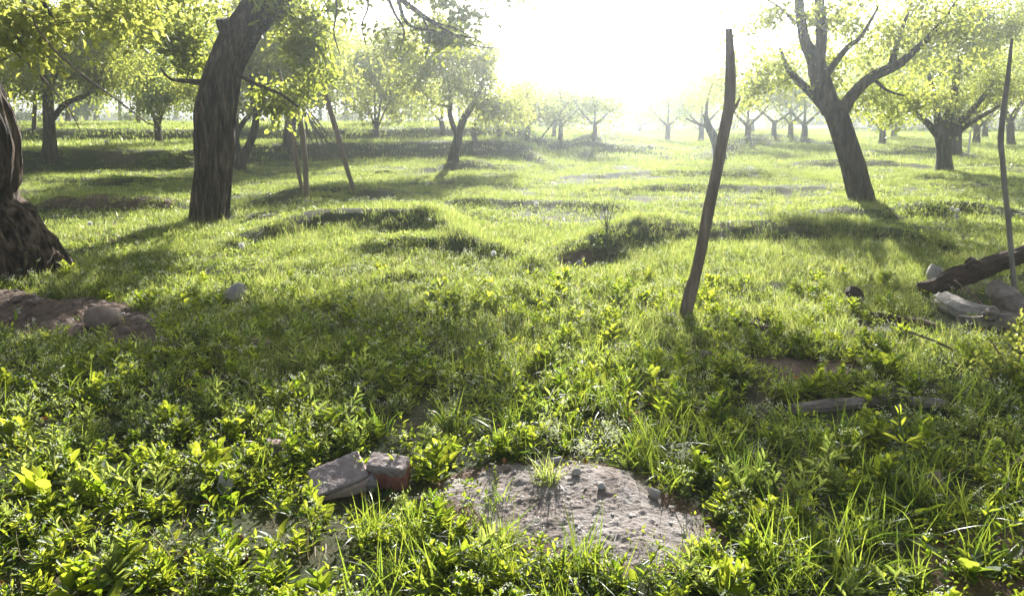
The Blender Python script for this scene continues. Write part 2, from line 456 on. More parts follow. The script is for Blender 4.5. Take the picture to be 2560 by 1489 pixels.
def patch(name, poly, mat, label, lift, res, seed, peak=None, rough=.012, edge=.22):
    lo, hi = poly.min(0) - .05, poly.max(0) + .05
    xs, ys = np.arange(lo[0], hi[0], res), np.arange(lo[1], hi[1], res)
    X, Y = np.meshgrid(xs, ys)
    # distance to the outline gives a soft edge
    D = np.full(X.shape, 9.0)
    for a, b in zip(poly, np.roll(poly, -1, 0)):
        ab = b - a
        t = np.clip(((X - a[0]) * ab[0] + (Y - a[1]) * ab[1]) / (ab @ ab + 1e-9), 0, 1)
        D = np.minimum(D, np.hypot(X - a[0] - t * ab[0], Y - a[1] - t * ab[1]))
    D = np.where(inside(poly, X, Y), D, -D) + .22 * (fbm(X * 5, Y * 5, 0, seed, 4) - .5)
    w = sstep(-.05, edge, D)
    Z = height(X, Y) + w * lift * (.7 + .6 * fbm(X * 2.2, Y * 2.2, 0, seed + 1, 2)) - .03 * (1 - sstep(-.05, .02, D)) - .008
    if peak is not None: Z = Z + w * peak[3] * np.exp(-((X - peak[0]) ** 2 + (Y - peak[1]) ** 2) / peak[2] ** 2)
    cl = noise(X * 30 + 2 * noise(X * 60, Y * 60, 1, seed), Y * 30, 0, seed + 5)
    Z = Z + w * (rough * 2.2 * (fbm(X * 13, Y * 13, 0, seed + 2, 5, .62) - .5) + rough * .6 * sstep(.72, .8, cl) + rough * .7 * sstep(.66, .78, noise(X * 62, Y * 62, 0, seed + 6)))
    nx = X.shape[1]
    i, j = np.meshgrid(np.arange(X.shape[0] - 1), np.arange(nx - 1), indexing='ij')
    a = (i * nx + j).ravel()
    keep = (D.ravel()[a] > -.09)
    a = a[keep]
    mb = MB()
    mb.add(np.stack([X, Y, Z], -1).reshape(-1, 3), np.stack([a, a + 1, a + nx + 1, a + nx], 1), .5)
    o = mb.build(name, M[mat])
    tag(o, label, kind='structure')
    def top(x, y):
        ii = int(np.clip(round((y - ys[0]) / res), 0, len(ys) - 1)); jj = int(np.clip(round((x - xs[0]) / res), 0, len(xs) - 1))
        return Z[ii, jj]
    return top
pk = at(1570, 1205)
sand_top = patch('sandy_ground', SAND, 'sand', 'bare grey patch of crumbly sand', .022, .008, 61, (pk[0], pk[1], .36, .055), .0075, .3)
soil_top = patch('soil_ground', SOIL, 'soil', 'bare brown patch of stony earth', .04, .022, 71, None, .02)

# ------------------------------------------------------------------ leaves, twigs and crowns
def leaves(mb, P, D, U, L, W, tint, mat=0, fine=False, curl=.18):
    """P base points, D leaf axis, U rough normal, L lengths, W widths"""
    D = D / (np.linalg.norm(D, axis=1)[:, None] + 1e-9)
    S = np.cross(D, U); S /= np.linalg.norm(S, axis=1)[:, None] + 1e-9
    N = np.cross(S, D)
    n = len(P)
    L, W = np.broadcast_to(L, (n,))[:, None], np.broadcast_to(W, (n,))[:, None]
    if fine:
        q = [P, P + D * L * .42 + S * W * .46 + N * W * .2, P + D * L * .8 + S * W * .40 + N * (W * .1 - L * curl * .5), P + D * L - N * L * curl,
             P + D * L * .8 - S * W * .40 + N * (W * .1 - L * curl * .5), P + D * L * .42 - S * W * .46 + N * W * .2]
        V = np.stack(q, 1).reshape(-1, 3)
        b = np.arange(n)[:, None] * 6
        mb.add(V, np.concatenate([b + np.array([0, 1, 2, 3]), b + np.array([0, 3, 4, 5])]), np.repeat(np.broadcast_to(tint, (n,)), 6), mat)
    else:
        q = [P, P + D * L * .5 + S * W * .5 + N * W * .2, P + D * L - N * L * curl, P + D * L * .5 - S * W * .5 + N * W * .2]
        V = np.stack(q, 1).reshape(-1, 3)
        b = np.arange(n)[:, None] * 4
        mb.add(V, np.concatenate([b + np.array([0, 1, 2]), b + np.array([0, 2, 3])]), np.repeat(np.broadcast_to(tint, (n,)), 4), mat)

def unit(r, n):
    v = r.normal(size=(n, 3))
    return v / np.linalg.norm(v, axis=1)[:, None]

def ellipsoids(Y, specs, r):
    """specs: (px, py, rx px, ry px, depth radius m, twigs, depth offset m) -> twig tips spread through the volumes, thinned into clumps"""
    out = []
    for px, py, rx, ry, rd, n, dy in specs:
        c = pt(px, py, Y + dy)
        s = (Y + dy) / F
        v = unit(r, n * 4) * r.random((n * 4, 1)) ** (1 / 2.4) * np.array((rx * s, rd, ry * s))
        P = c + v * (1 + .22 * r.normal(size=(len(v), 1)))
        k = noise(P[:, 0] / (.35 * max(.6, rx * s)) + px, P[:, 1] / .9, P[:, 2] / (.3 * max(.6, ry * s)), 5)
        out.append(P[np.argsort(-k + .35 * r.random(len(k)))[:n]])
    return np.concatenate(out)

def crown(parent, skel, skel_r, tips, r, leaf=.06, per=30, mat='leaf', twig_mat='bark_dark', spread=.14, fine=False, droop=.3, tint0=.35, name='crown'):
    mb = MB()
    nodes, rad = np.asarray(skel, float), np.asarray(skel_r, float)
    d = np.min(np.linalg.norm(tips[:, None, :] - nodes[None, ::max(1, len(nodes) // 60), :], axis=2), axis=1)
    Ps, Ds = [], []
    for t in tips[np.argsort(d)]:
        dd = np.linalg.norm(nodes - t, axis=1) + .25 * np.maximum(0, nodes[:, 2] - t[2])
        i = int(np.argmin(dd))
        a = nodes[i]
        ln = np.linalg.norm(t - a)
        if ln < .02: continue
        m1 = a + (t - a) * .35 + r.normal(size=3) * ln * .09 + np.array((0, 0, .10 * ln))
        m2 = a + (t - a) * .7 + r.normal(size=3) * ln * .07 + np.array((0, 0, .09 * ln))
        path = np.array([a, m1, m2, t])
        r0 = min(rad[i] * .7, .007 + .011 * ln)
        rr = np.array([r0, r0 * .7, r0 * .5, .0032])
        tube(mb, path, rr, 4, 1, cap=False)
        nodes = np.vstack([nodes, path[1:]])
        rad = np.concatenate([rad, rr[1:]])
        k = max(2, int(per * (.5 + r.random())))
        u = r.random(k) ** .7
        seg = np.clip((u * 3).astype(int), 0, 2)
        f = (u * 3 - seg)[:, None]
        base = path[seg] * (1 - f) + path[seg + 1] * f
        sp = min(spread, .25 + ln * .5)
        base = base + r.normal(size=(k, 3)) * np.array((sp, sp, sp * .8)) * (.3 + .7 * u[:, None])
        Ps.append(base)
        Ds.append((t - a)[None, :] / ln * .5 + r.normal(size=(k, 3)) * .6 + np.array((0, 0, -droop)))
    P, D = np.concatenate(Ps), np.concatenate(Ds)
    n = len(P)
    U = r.normal(size=(n, 3)) * .75 + np.array((0, 0, .8))
    L = leaf * (.65 + .6 * r.random(n))
    clump = noise(P[:, 0] * 1.6, P[:, 1] * 1.6, P[:, 2] * 1.6, 77)
    leaves(mb, P, D, U, L, L * (.5 + .15 * r.random(n)), np.clip(tint0 + .5 * (clump - .5) + .35 * r.random(n), 0, 1), 0, fine)
    return mb.build(name, [M[mat], M[twig_mat]], parent)

def limb_path(pts, Y, step, dy=0.0, dys=None):
    """photo polyline (px, py, width px) at distance Y -> spline of x, y, z, radius; dys: extra depth per point"""
    rows = []
    for k, q in enumerate(pts):
        yy = Y + dy + (dys[k] if dys else 0)
        p = pt(q[0], q[1], yy)
        rows.append([*p, q[2] / 2 * yy / F])
    return spline(np.array(rows), step)

DENSE = 1.45
def make_tree(label, trunk, limbs=(), crowns=(), Y=None, cat='tree', group=None, leaf=.06, per=30, mat='leaf', bark_mat='bark_dark', seed=1,
              sides=14, step=.12, amp=.10, flare=.35, spread=.14, fine=False, name='tree', limb_name='limb', groove=0, droop=.3, lim_dys=None, tint0=.35, k=3.0, along=1.2, flare_h=.25, lumps=.08):
    r = np.random.default_rng(seed)
    base = at(trunk[0][0], trunk[0][1])
    if Y is None: Y = base[1]
    else: base = pt(trunk[0][0], trunk[0][1], Y); base[2] = height(base[0], base[1])
    t = thing(name, label, cat, base, group)
    P = limb_path(trunk, Y, step)
    P[:, 3] *= .92
    s = np.linalg.norm(P[:, :3] - P[0, :3], axis=1)
    P[:, 3] *= 1 + flare * np.exp(-s / flare_h)
    # sink the foot in the ground
    foot = P[0].copy(); foot[2] = min(foot[2], base[2]) - .18; foot[3] *= 1.08
    P = np.vstack([foot, P])
    mb = MB()
    tube(mb, P[:, :3], P[:, 3], sides, disp=bark(seed, amp, k=k, along=along, groove=groove, lumps=lumps))
    mb.build('trunk', M[bark_mat], t)
    skel, rad = [P[len(P) // 2:, :3]], [P[len(P) // 2:, 3]]
    for q, L in enumerate(limbs):
        Q = limb_path(L, Y, step, dys=(lim_dys[q] if lim_dys and q < len(lim_dys) else None))
        mb = MB()
        tube(mb, Q[:, :3], Q[:, 3], max(6, sides * 2 // 3), disp=bark(seed + q + 1, amp * .8))
        mb.build(limb_name, M[bark_mat], t)
        skel.append(Q[1:, :3]); rad.append(Q[1:, 3])
    if crowns:
        tips = ellipsoids(Y, [(a_, b_, c_, d_, e_, int(f_ * DENSE), g_) for a_, b_, c_, d_, e_, f_, g_ in crowns], r)
        crown(t, np.concatenate(skel), np.concatenate(rad), tips, r, leaf, per, mat, spread=spread, fine=fine, droop=droop, tint0=tint0)
    return t

# ------------------------------------------------------------------ the near trees
make_tree('thick rugged trunk with a flared foot cut off by the left edge',
    [(-34, 690, 376), (-46, 640, 350), (-60, 580, 300), (-70, 530, 262), (-74, 500, 226), (-74, 470, 202), (-70, 430, 198), (-64, 395, 192), (-72, 330, 192), (-88, 280, 186), (-110, 230, 186), (-152, 160, 172), (-202, 70, 160), (-260, -60, 130)],
    [[(-160, 140, 110), (-120, 0, 80), (-30, -140, 60), (90, -230, 40), (200, -260, 22)],
     [(-200, 60, 90), (-330, -120, 70), (-480, -260, 40)],
     [(-20, -150, 30), (70, -60, 16), (110, 10, 10), (140, 60, 6)]],
    [(110, 40, 190, 80, .6, 22, -.3), (40, 120, 90, 70, .4, 10, -.4), (-250, -200, 300, 150, 1.8, 50, 0), (260, 10, 150, 80, .6, 16, 0)],
    leaf=.076, per=26, seed=3, sides=120, step=.03, amp=.17, lumps=.03, flare=.0, fine=True, spread=.16, bark_mat='bark', tint0=.5, k=3.4, along=2.2, lim_dys=[None, None, [0, -.3, -.5, -.6]])
make_tree('thick cracked trunk leaning right with a sawn stub near its top',
    [(521, 552, 88), (528, 500, 90), (535, 430, 94), (538, 360, 96), (539, 290, 94), (552, 205, 88), (575, 140, 84), (597, 100, 86), (622, 60, 82), (640, 20, 68), (652, -20, 60), (674, -80, 52), (702, -170, 44)],
    [[(588, 112, 38), (575, 88, 38), (565, 62, 38), (561, 46, 36)],
     [(640, 66, 46), (674, 42, 38), (698, 18, 30), (735, -25, 24), (810, -62, 21), (900, -58, 18), (990, -10, 13), (1055, 40, 9), (1120, 80, 6)],
     [(600, 190, 9), (650, 215, 8), (705, 238, 7), (745, 268, 5)],
     [(505, 206, 14), (465, 203, 11), (425, 197, 6), (400, 170, 4)],
     [(655, -30, 46), (625, -120, 38), (520, -170, 30), (400, -190, 20), (330, -150, 12)],
     [(990, -14, 9), (1020, 60, 7), (1090, 78, 5), (1180, 95, 3)], [(955, -45, 8), (985, 30, 6), (1010, 78, 4), (1000, 125, 2)], [(1030, 15, 6), (1085, 55, 5), (1140, 72, 3), (1212, 112, 2)], [(1050, 32, 5), (1075, 90, 3), (1062, 150, 2)], [(890, -58, 8), (920, 10, 5), (905, 62, 3), (915, 112, 2)], [(1115, 74, 4), (1180, 112, 3), (1245, 122, 2)], [(820, -60, 7), (842, 10, 5), (835, 80, 3), (850, 140, 2)]],
    [(735, 110, 90, 170, .9, 84, .4), (790, 30, 80, 90, .5, 22, .2), (450, 130, 80, 120, .8, 44, .6), (560, -190, 380, 90, 1.6, 50, 0), (1040, 50, 150, 70, .5, 36, .3), (430, 20, 130, 70, .7, 26, .4), (680, 240, 80, 50, .4, 16, .3), (1195, -62, 240, 46, 1.0, 200, 2.0)],  # last volume is unseen foliage, placed and thickened to shade the left foreground
    leaf=.085, per=24, seed=5, sides=110, step=.035, amp=.15, flare=.12, fine=True, spread=.15, bark_mat='bark', groove=.18, tint0=.45, k=3.2, along=1.0,
    lim_dys=[[0, -.08, -.12, -.14]])
make_tree('leaning dark trunk on the right forking into spreading bare limbs',
    [(2156, 505, 60), (2143, 455, 59), (2128, 400, 58), (2108, 335, 55), (2093, 292, 53), (2076, 262, 48)],
    [[(2080, 278, 46), (2062, 235, 46), (2048, 190, 43), (2038, 150, 38), (2014, 108, 25), (2004, 60, 23), (1998, 5, 21), (1996, -90, 16), (2010, -190, 9)],
     [(2044, 165, 30), (2053, 100, 26), (2051, 40, 24), (2048, -10, 21), (2062, -120, 14), (2090, -220, 6)],
     [(2066, 274, 24), (2030, 236, 19), (2000, 206, 16), (1976, 180, 14), (1962, 155, 10), (1950, 120, 5)],
     [(2094, 300, 34), (2130, 240, 27), (2180, 193, 24), (2245, 162, 21), (2285, 128, 16), (2325, 90, 13), (2380, 20, 7), (2420, -60, 4)],
     [(2055, 205, 19), (2085, 160, 15), (2120, 118, 12), (2152, 92, 9), (2195, 20, 5)],
     [(2225, 172, 16), (2235, 140, 15), (2248, 92, 10), (2275, 20, 5)],
     [(1998, 0, 14), (1930, -85, 11), (1800, -130, 9), (1660, -135, 5)],  # unseen limb added above the view to carry the shading foliage
     [(2180, 193, 10), (2215, 225, 7), (2260, 240, 4)], [(1990, 60, 9), (1950, 20, 6), (1900, -10, 3)]],
    [(1960, 40, 150, 90, .9, 34, 0), (2160, 60, 160, 100, 1.2, 60, .2), (2340, 60, 150, 110, 1.2, 64, 0), (2060, -120, 330, 110, 1.8, 50, 0), (1680, -125, 240, 46, 1.2, 130, 0), (1910, 190, 110, 90, .8, 40, .4), (2130, 200, 120, 80, .8, 40, .8), (2250, 235, 120, 80, .8, 46, .8)],  # volume on the added limb is unseen foliage, put there to shade lower right
    leaf=.07, per=26, seed=7, sides=40, step=.06, amp=.10, flare=.10, fine=True, spread=.16, bark_mat='bark_dark', tint0=.35)
make_tree('short dark trunk with five fanned limbs beside the white ladder',
    [(2360, 428, 36), (2360, 395, 34), (2358, 355, 38), (2355, 330, 38)],
    [[(2352, 335, 26), (2345, 300, 18), (2338, 250, 13), (2320, 180, 8)], [(2358, 335, 30), (2372, 290, 24), (2385, 230, 17), (2400, 140, 9)],
     [(2366, 340, 24), (2400, 305, 18), (2440, 265, 13), (2490, 200, 8)], [(2346, 338, 20), (2310, 300, 13), (2270, 270, 8)], [(2370, 345, 18), (2430, 305, 13), (2500, 265, 8)]],
    [(2320, 180, 150, 110, 1.6, 105, 0), (2450, 200, 120, 120, 1.6, 105, .3), (2380, 60, 180, 100, 1.5, 110, 0), (2270, 270, 90, 40, 1.0, 30, .6), (2490, 50, 130, 90, 1.5, 70, 0), (2240, 110, 90, 80, 1.4, 40, .3)],
    leaf=.072, per=38, seed=9, sides=20, step=.1, spread=.2, tint0=.35)
make_tree('dark trunk half hidden behind the white ladder and the fanned trunk',
    [(2390, 392, 24), (2392, 350, 23), (2396, 318, 20)],
    [[(2398, 325, 20), (2440, 285, 13), (2490, 240, 8)], [(2396, 322, 20), (2390, 250, 13), (2400, 160, 8)]],
    [(2430, 130, 160, 110, 2, 110, 0), (2540, 110, 110, 120, 2, 80, 0)], leaf=.075, per=30, seed=10, sides=14, spread=.24)
make_tree('dark forked trunk at the right edge behind the tall thin stake',
    [(2527, 364, 17), (2526, 330, 17), (2524, 300, 16)],
    [[(2524, 305, 16), (2545, 270, 12), (2590, 220, 8)], [(2524, 305, 14), (2505, 255, 10), (2480, 180, 6)]],
    [(2540, 200, 110, 80, 2, 80, 0), (2640, 120, 120, 130, 2, 80, 0)], leaf=.085, per=28, seed=12, sides=12, spread=.28)

# ------------------------------------------------------------------ trees of the middle distance
make_tree('small twisted dark tree with a bent double stem just behind the cracked trunk',
    [(600, 428, 26), (603, 400, 25), (622, 365, 20), (636, 325, 19), (640, 290, 17)],
    [[(640, 295, 15), (632, 255, 14), (628, 200, 10), (622, 140, 6)], [(638, 300, 12), (655, 262, 12), (662, 215, 10), (672, 160, 6)],
     [(604, 400, 17), (592, 360, 13), (596, 325, 12), (622, 290, 11), (645, 270, 8)], [(592, 350, 12), (590, 290, 12), (594, 230, 8)]],
    [(620, 180, 85, 85, 1.4, 90, 0), (700, 140, 110, 100, 1.6, 130, .5), (520, 200, 85, 70, 1.2, 70, .8), (640, 60, 130, 90, 1.6, 120, .5)], leaf=.085, per=32, seed=14, sides=12, step=.1, spread=.2, tint0=.4)
make_tree('dark straight trunk with one long limb bent out to the right, on the left bank',
    [(124, 386, 29), (125, 340, 28), (122, 290, 26), (120, 250, 25), (118, 215, 22)],
    [[(128, 300, 16), (146, 278, 13), (165, 258, 12), (195, 246, 11), (220, 236, 9), (250, 200, 5)], [(120, 235, 20), (105, 170, 13), (90, 90, 8)], [(120, 230, 18), (150, 150, 12), (190, 60, 7)]],
    [(110, 150, 150, 85, 1.8, 130, 0), (260, 160, 120, 85, 1.6, 110, .5), (-30, 170, 110, 100, 1.8, 80, 0), (150, 30, 220, 90, 2, 150, .5), (330, 60, 110, 90, 1.6, 80, .5)], leaf=.09, per=34, seed=16, mat='leaf', sides=14, spread=.24, tint0=.4)
make_tree('slim dark tree with a clear Y fork far off on the left',
    [(241, 303, 13), (240, 270, 12), (239, 248, 12)], [[(239, 250, 9), (228, 236, 6), (215, 205, 4)], [(240, 250, 9), (250, 234, 7), (262, 200, 4)]],
    [(240, 175, 110, 60, 3, 80, 0)], leaf=.12, per=26, seed=18, mat='leaf_deep', sides=9, spread=.4)
make_tree('bushy tree with three thin stems left of the cracked trunk',
    [(398, 357, 16), (395, 330, 16), (392, 305, 15)], [[(392, 310, 10), (380, 280, 8), (360, 240, 5), (340, 190, 3)], [(394, 312, 10), (396, 275, 9), (398, 220, 5)], [(397, 318, 9), (404, 290, 6), (420, 260, 4), (450, 210, 3)]],
    [(390, 200, 110, 85, 1.8, 130, 0), (330, 120, 100, 90, 1.8, 100, .6), (440, 250, 60, 45, 1, 36, -.2), (430, 90, 110, 90, 2, 100, .4)], leaf=.095, per=32, seed=20, mat='leaf_deep', sides=10, spread=.26)
make_tree('short plain dark trunk far behind the bushy three-stemmed tree',
    [(440, 297, 12), (440, 270, 11), (441, 240, 9)], (), [(440, 190, 90, 60, 3, 70, 0)], leaf=.13, per=26, seed=22, mat='leaf_deep', sides=8, spread=.4)
make_tree('dark upright trunk directly behind the three leaning poles',
    [(722, 366, 26), (724, 330, 27), (727, 290, 28), (728, 250, 26), (726, 215, 20)], [[(727, 250, 18), (705, 200, 11), (690, 140, 6)], [(727, 240, 16), (760, 190, 11), (790, 120, 6)]],
    [(720, 160, 105, 100, 2, 150, 0), (810, 195, 85, 80, 1.8, 110, 0), (780, 100, 90, 70, 1.8, 100, 0)], leaf=.095, per=32, seed=24, sides=12, spread=.26)
make_tree('small tree with a fan of four thin stems between the poles and the curved trunk',
    [(942, 352, 15), (940, 335, 15), (939, 322, 14)], [[(938, 326, 6), (930, 295, 5), (915, 250, 3)], [(940, 326, 7), (938, 290, 6), (936, 235, 3)], [(941, 326, 7), (946, 290, 6), (955, 235, 3)], [(942, 328, 6), (952, 300, 4), (975, 250, 3)]],
    [(935, 210, 90, 80, 1.8, 130, 0), (870, 175, 85, 85, 1.8, 120, .6), (960, 130, 80, 60, 1.8, 80, .6)], leaf=.10, per=30, seed=26, sides=9, spread=.25)
make_tree('curved dark trunk forking low in the middle of the orchard',
    [(1132, 404, 24), (1137, 375, 23), (1145, 345, 22), (1147, 330, 22)],
    [[(1145, 338, 15), (1132, 312, 13), (1124, 280, 12), (1126, 235, 8), (1110, 160, 5)], [(1148, 335, 19), (1158, 300, 17), (1178, 268, 15), (1192, 240, 12), (1205, 215, 8), (1220, 150, 5)],
     [(1190, 242, 7), (1160, 238, 5), (1130, 205, 3)], [(1126, 268, 6), (1080, 255, 4), (1045, 215, 3)], [(1178, 268, 7), (1230, 255, 5), (1300, 275, 3)]],
    [(1110, 180, 130, 95, 1.8, 130, 0), (1210, 190, 90, 90, 1.6, 80, 0), (1030, 120, 100, 85, 1.6, 90, 0), (1270, 260, 95, 50, 1.2, 54, 0), (1110, 90, 110, 55, 1.4, 64, 0)], leaf=.09, per=30, seed=28, sides=14, step=.1, spread=.24, tint0=.4)
make_tree('thin leaning trunk behind the left shoulder of the curved trunk',
    [(1107, 348, 13), (1106, 320, 13), (1102, 300, 11)], [[(1103, 304, 8), (1085, 285, 6), (1060, 262, 3)], [(1104, 304, 8), (1108, 270, 5), (1115, 230, 3)]],
    [(1080, 255, 85, 45, 2, 75, 0)], leaf=.09, per=26, seed=30, mat='leaf_deep', sides=8, spread=.3)
make_tree('short stubby trunk just right of the curved trunk',
    [(1187, 358, 12), (1186, 335, 12), (1183, 318, 10)], [[(1184, 320, 7), (1200, 290, 5), (1225, 260, 3)]], [(1205, 270, 70, 45, 2, 60, 0)], leaf=.09, per=26, seed=32, sides=8, spread=.3)
make_tree('small pale hazy tree with low branches at the edge of the sun glare',
    [(1248, 346, 11), (1247, 325, 10), (1245, 305, 8)], [[(1246, 310, 6), (1270, 285, 4), (1310, 265, 3)], [(1246, 310, 6), (1225, 280, 4), (1210, 250, 3)]],
    [(1280, 275, 95, 42, 2.4, 75, 0), (1370, 285, 60, 28, 2, 30, 0)], leaf=.10, per=24, seed=34, sides=8, spread=.32)
make_tree('low bent stem leaning left out from behind the tall stake',
    [(1800, 402, 28), (1796, 372, 26), (1786, 345, 22), (1772, 318, 18), (1762, 285, 12)], [[(1772, 320, 8), (1740, 308, 5), (1715, 296, 3)], [(1765, 295, 9), (1768, 255, 6), (1780, 210, 3)]],
    [(1790, 230, 75, 70, 1.4, 40, 0), (1850, 190, 90, 70, 1.4, 40, .5)], leaf=.075, per=24, seed=36, sides=12, spread=.24)
make_tree('low rounded bush of foliage straight under the sun glare',
    [(1600, 330, 9), (1600, 318, 8), (1600, 300, 7)], [[(1600, 315, 5), (1570, 300, 3), (1540, 292, 2)], [(1600, 315, 5), (1640, 298, 3), (1670, 290, 2)]],
    [(1600, 290, 100, 26, 3, 70, 0), (1680, 285, 50, 24, 2.4, 36, 0)], leaf=.12, per=30, mat='leaf_deep', seed=38, sides=7, spread=.36)
make_tree('broad low tree with dark spreading foliage between the tall stake and the leaning trunk',
    [(1880, 332, 12), (1880, 315, 12), (1881, 298, 10)], [[(1880, 305, 8), (1850, 280, 5), (1820, 262, 3)], [(1880, 305, 8), (1920, 275, 5), (1960, 255, 3)]],
    [(1880, 265, 120, 42, 3, 95, 0), (1960, 230, 60, 40, 2.4, 30, 0)], leaf=.11, per=26, seed=40, mat='leaf_deep', sides=8, spread=.38)

# far trees: a loose belt behind the orchard
def far_tree(px, py, h, w, seed, label, mat='leaf_deep', trunk_w=9, far=70.0, pale=False):
    base = at(px, py, far)
    Y = base[1]
    fx, fy = project(base)
    r = np.random.default_rng(seed)
    jx = r.uniform(-10, 10)
    make_tree(label,
        [(px, fy, trunk_w), (px + jx * .3, fy - h * .25, trunk_w * .9), (px + jx, fy - h * .5, trunk_w * .7)],
        [[(px + jx * .6, fy - h * .38, trunk_w * .6), (px - w * .3, fy - h * .6, trunk_w * .35)], [(px + jx * .6, fy - h * .38, trunk_w * .6), (px + w * .35, fy - h * .65, trunk_w * .35)]],
        [(px + jx, fy - h * .58, w * 1.1, h * .44, w * Y / F * .8, 105, 0)], Y=Y, group='trees of the far belt' if not pale else 'pale slim trunks in the far belt',
        leaf=.07 + .0030 * Y, per=26, seed=seed, mat=mat, sides=7, step=.5, spread=.012 * Y, bark_mat='bark_pale' if pale else 'bark_dark', flare=.15)
k = 100
for px, py, h, w, lab in [
    (20, 306, 300, 110, 'far dark tree just right of the top of the flared left trunk'), (85, 322, 330, 90, 'far thin tree close left of the trunk with the long bent limb'),
    (170, 308, 320, 110, 'far tree seen under the long bent limb'), (300, 304, 320, 120, 'far tree between the Y-forked tree and the three-stemmed bushy tree'),
    (345, 312, 260, 90, 'far tree touching the left side of the three-stemmed bushy tree'), (490, 303, 300, 110, 'far tree half covered by the left side of the cracked trunk'),
    (560, 308, 280, 90, 'far tree wholly behind the cracked trunk'), (640, 306, 260, 100, 'far tree behind the twisted double-stemmed tree'),
    (800, 306, 240, 90, 'far tree seen behind the sheaf of sticks'), (865, 302, 210, 80, 'far tree above the foot of the rightmost leaning pole'),
    (900, 303, 220, 80, 'far tree just left of the four-stemmed small tree'), (985, 303, 190, 85, 'far tree just right of the four-stemmed small tree'),
    (1040, 300, 170, 80, 'far tree by the pale paling fence'), (1150, 303, 160, 80, 'far tree behind the fork of the curved trunk'),
    (1330, 312, 110, 70, 'far pale tree beside the slanting dead sapling'), (1395, 312, 80, 55, 'far pale low tree between the two dead saplings'),
    (1470, 312, 70, 60, 'far pale low tree right of the upright dead sapling'), (1545, 312, 60, 50, 'far faint tree left of the bush under the glare'),
    (1710, 312, 90, 60, 'far faint tree left of the tall crooked stake'), (1770, 312, 130, 70, 'far pale tree touching the tall crooked stake'),
    (2080, 308, 190, 100, 'far tree right behind the leaning trunk'), (2175, 312, 170, 90, 'far tree right of the leaning trunk under its long right limb'),
    (2255, 312, 220, 110, 'far tree just left of the fanned trunk'), (2440, 312, 260, 110, 'far tree right of the white ladder'),
    (2560, 316, 280, 120, 'far tree at the right edge behind the forked trunk'), (-80, 312, 320, 120, 'far tree hidden behind the flared left trunk'), (2680, 320, 280, 130, 'far tree just outside the right edge')]:
    far_tree(px, py, h, w, k, lab, 'leaf_deep' if k % 3 else 'leaf', trunk_w=8 + (k * 7) % 5)
    k += 1
for px, py, h, lab in [(217, 306, 120, 'pale slim trunk left of the Y-forked tree'), (683, 318, 190, 'pale slim trunk left of the three leaning poles'), (995, 312, 110, 'pale slim trunk near the paling fence'),
                       (640, 300, 100, 'pale slim trunk behind the twisted double-stemmed tree'), (192, 290, 100, 'pale slim trunk under the long bent limb')]:
    far_tree(px, py, h, 40, k, lab, 'leaf', trunk_w=11, pale=True); k += 1
make_tree('hazy tree with a low crown between the leaning trunk and the fanned trunk', [(2235, 345, 14), (2236, 325, 14), (2238, 305, 12)], [[(2237, 312, 8), (2205, 285, 5), (2170, 270, 3)], [(2237, 312, 8), (2270, 280, 5), (2300, 262, 3)]],
    [(2225, 245, 120, 62, 2.2, 100, 0), (2200, 160, 90, 60, 2, 50, 0)], leaf=.12, per=22, seed=60, sides=8, spread=.36)
make_tree('hazy tree with low branches just right of the tall crooked stake', [(1935, 342, 13), (1935, 320, 12), (1937, 300, 10)], [[(1936, 308, 7), (1905, 280, 5), (1880, 268, 3)], [(1936, 308, 7), (1975, 282, 5), (2000, 262, 3)]],
    [(1940, 240, 110, 62, 2.2, 90, 0), (1980, 150, 70, 60, 2, 36, 0)], leaf=.12, per=22, seed=62, sides=8, spread=.36)
make_tree('pale washed out tree at the right end of the raised far bank', [(1385, 345, 10), (1385, 325, 10), (1387, 305, 8)], [[(1386, 310, 6), (1360, 285, 4), (1335, 275, 3)], [(1386, 310, 6), (1410, 285, 4), (1432, 272, 3)]],
    [(1375, 265, 80, 45, 2.2, 64, 0)], leaf=.12, per=20, seed=64, sides=8, spread=.36)
make_tree('dim low tree at far right between the fanned trunk and the forked trunk', [(2462, 345, 13), (2462, 325, 13), (2464, 305, 10)], [[(2463, 312, 7), (2440, 285, 5), (2420, 270, 3)], [(2463, 312, 7), (2490, 285, 5), (2510, 262, 3)]],
    [(2465, 245, 100, 60, 2.2, 80, 0)], leaf=.12, per=22, seed=66, sides=8, spread=.36)

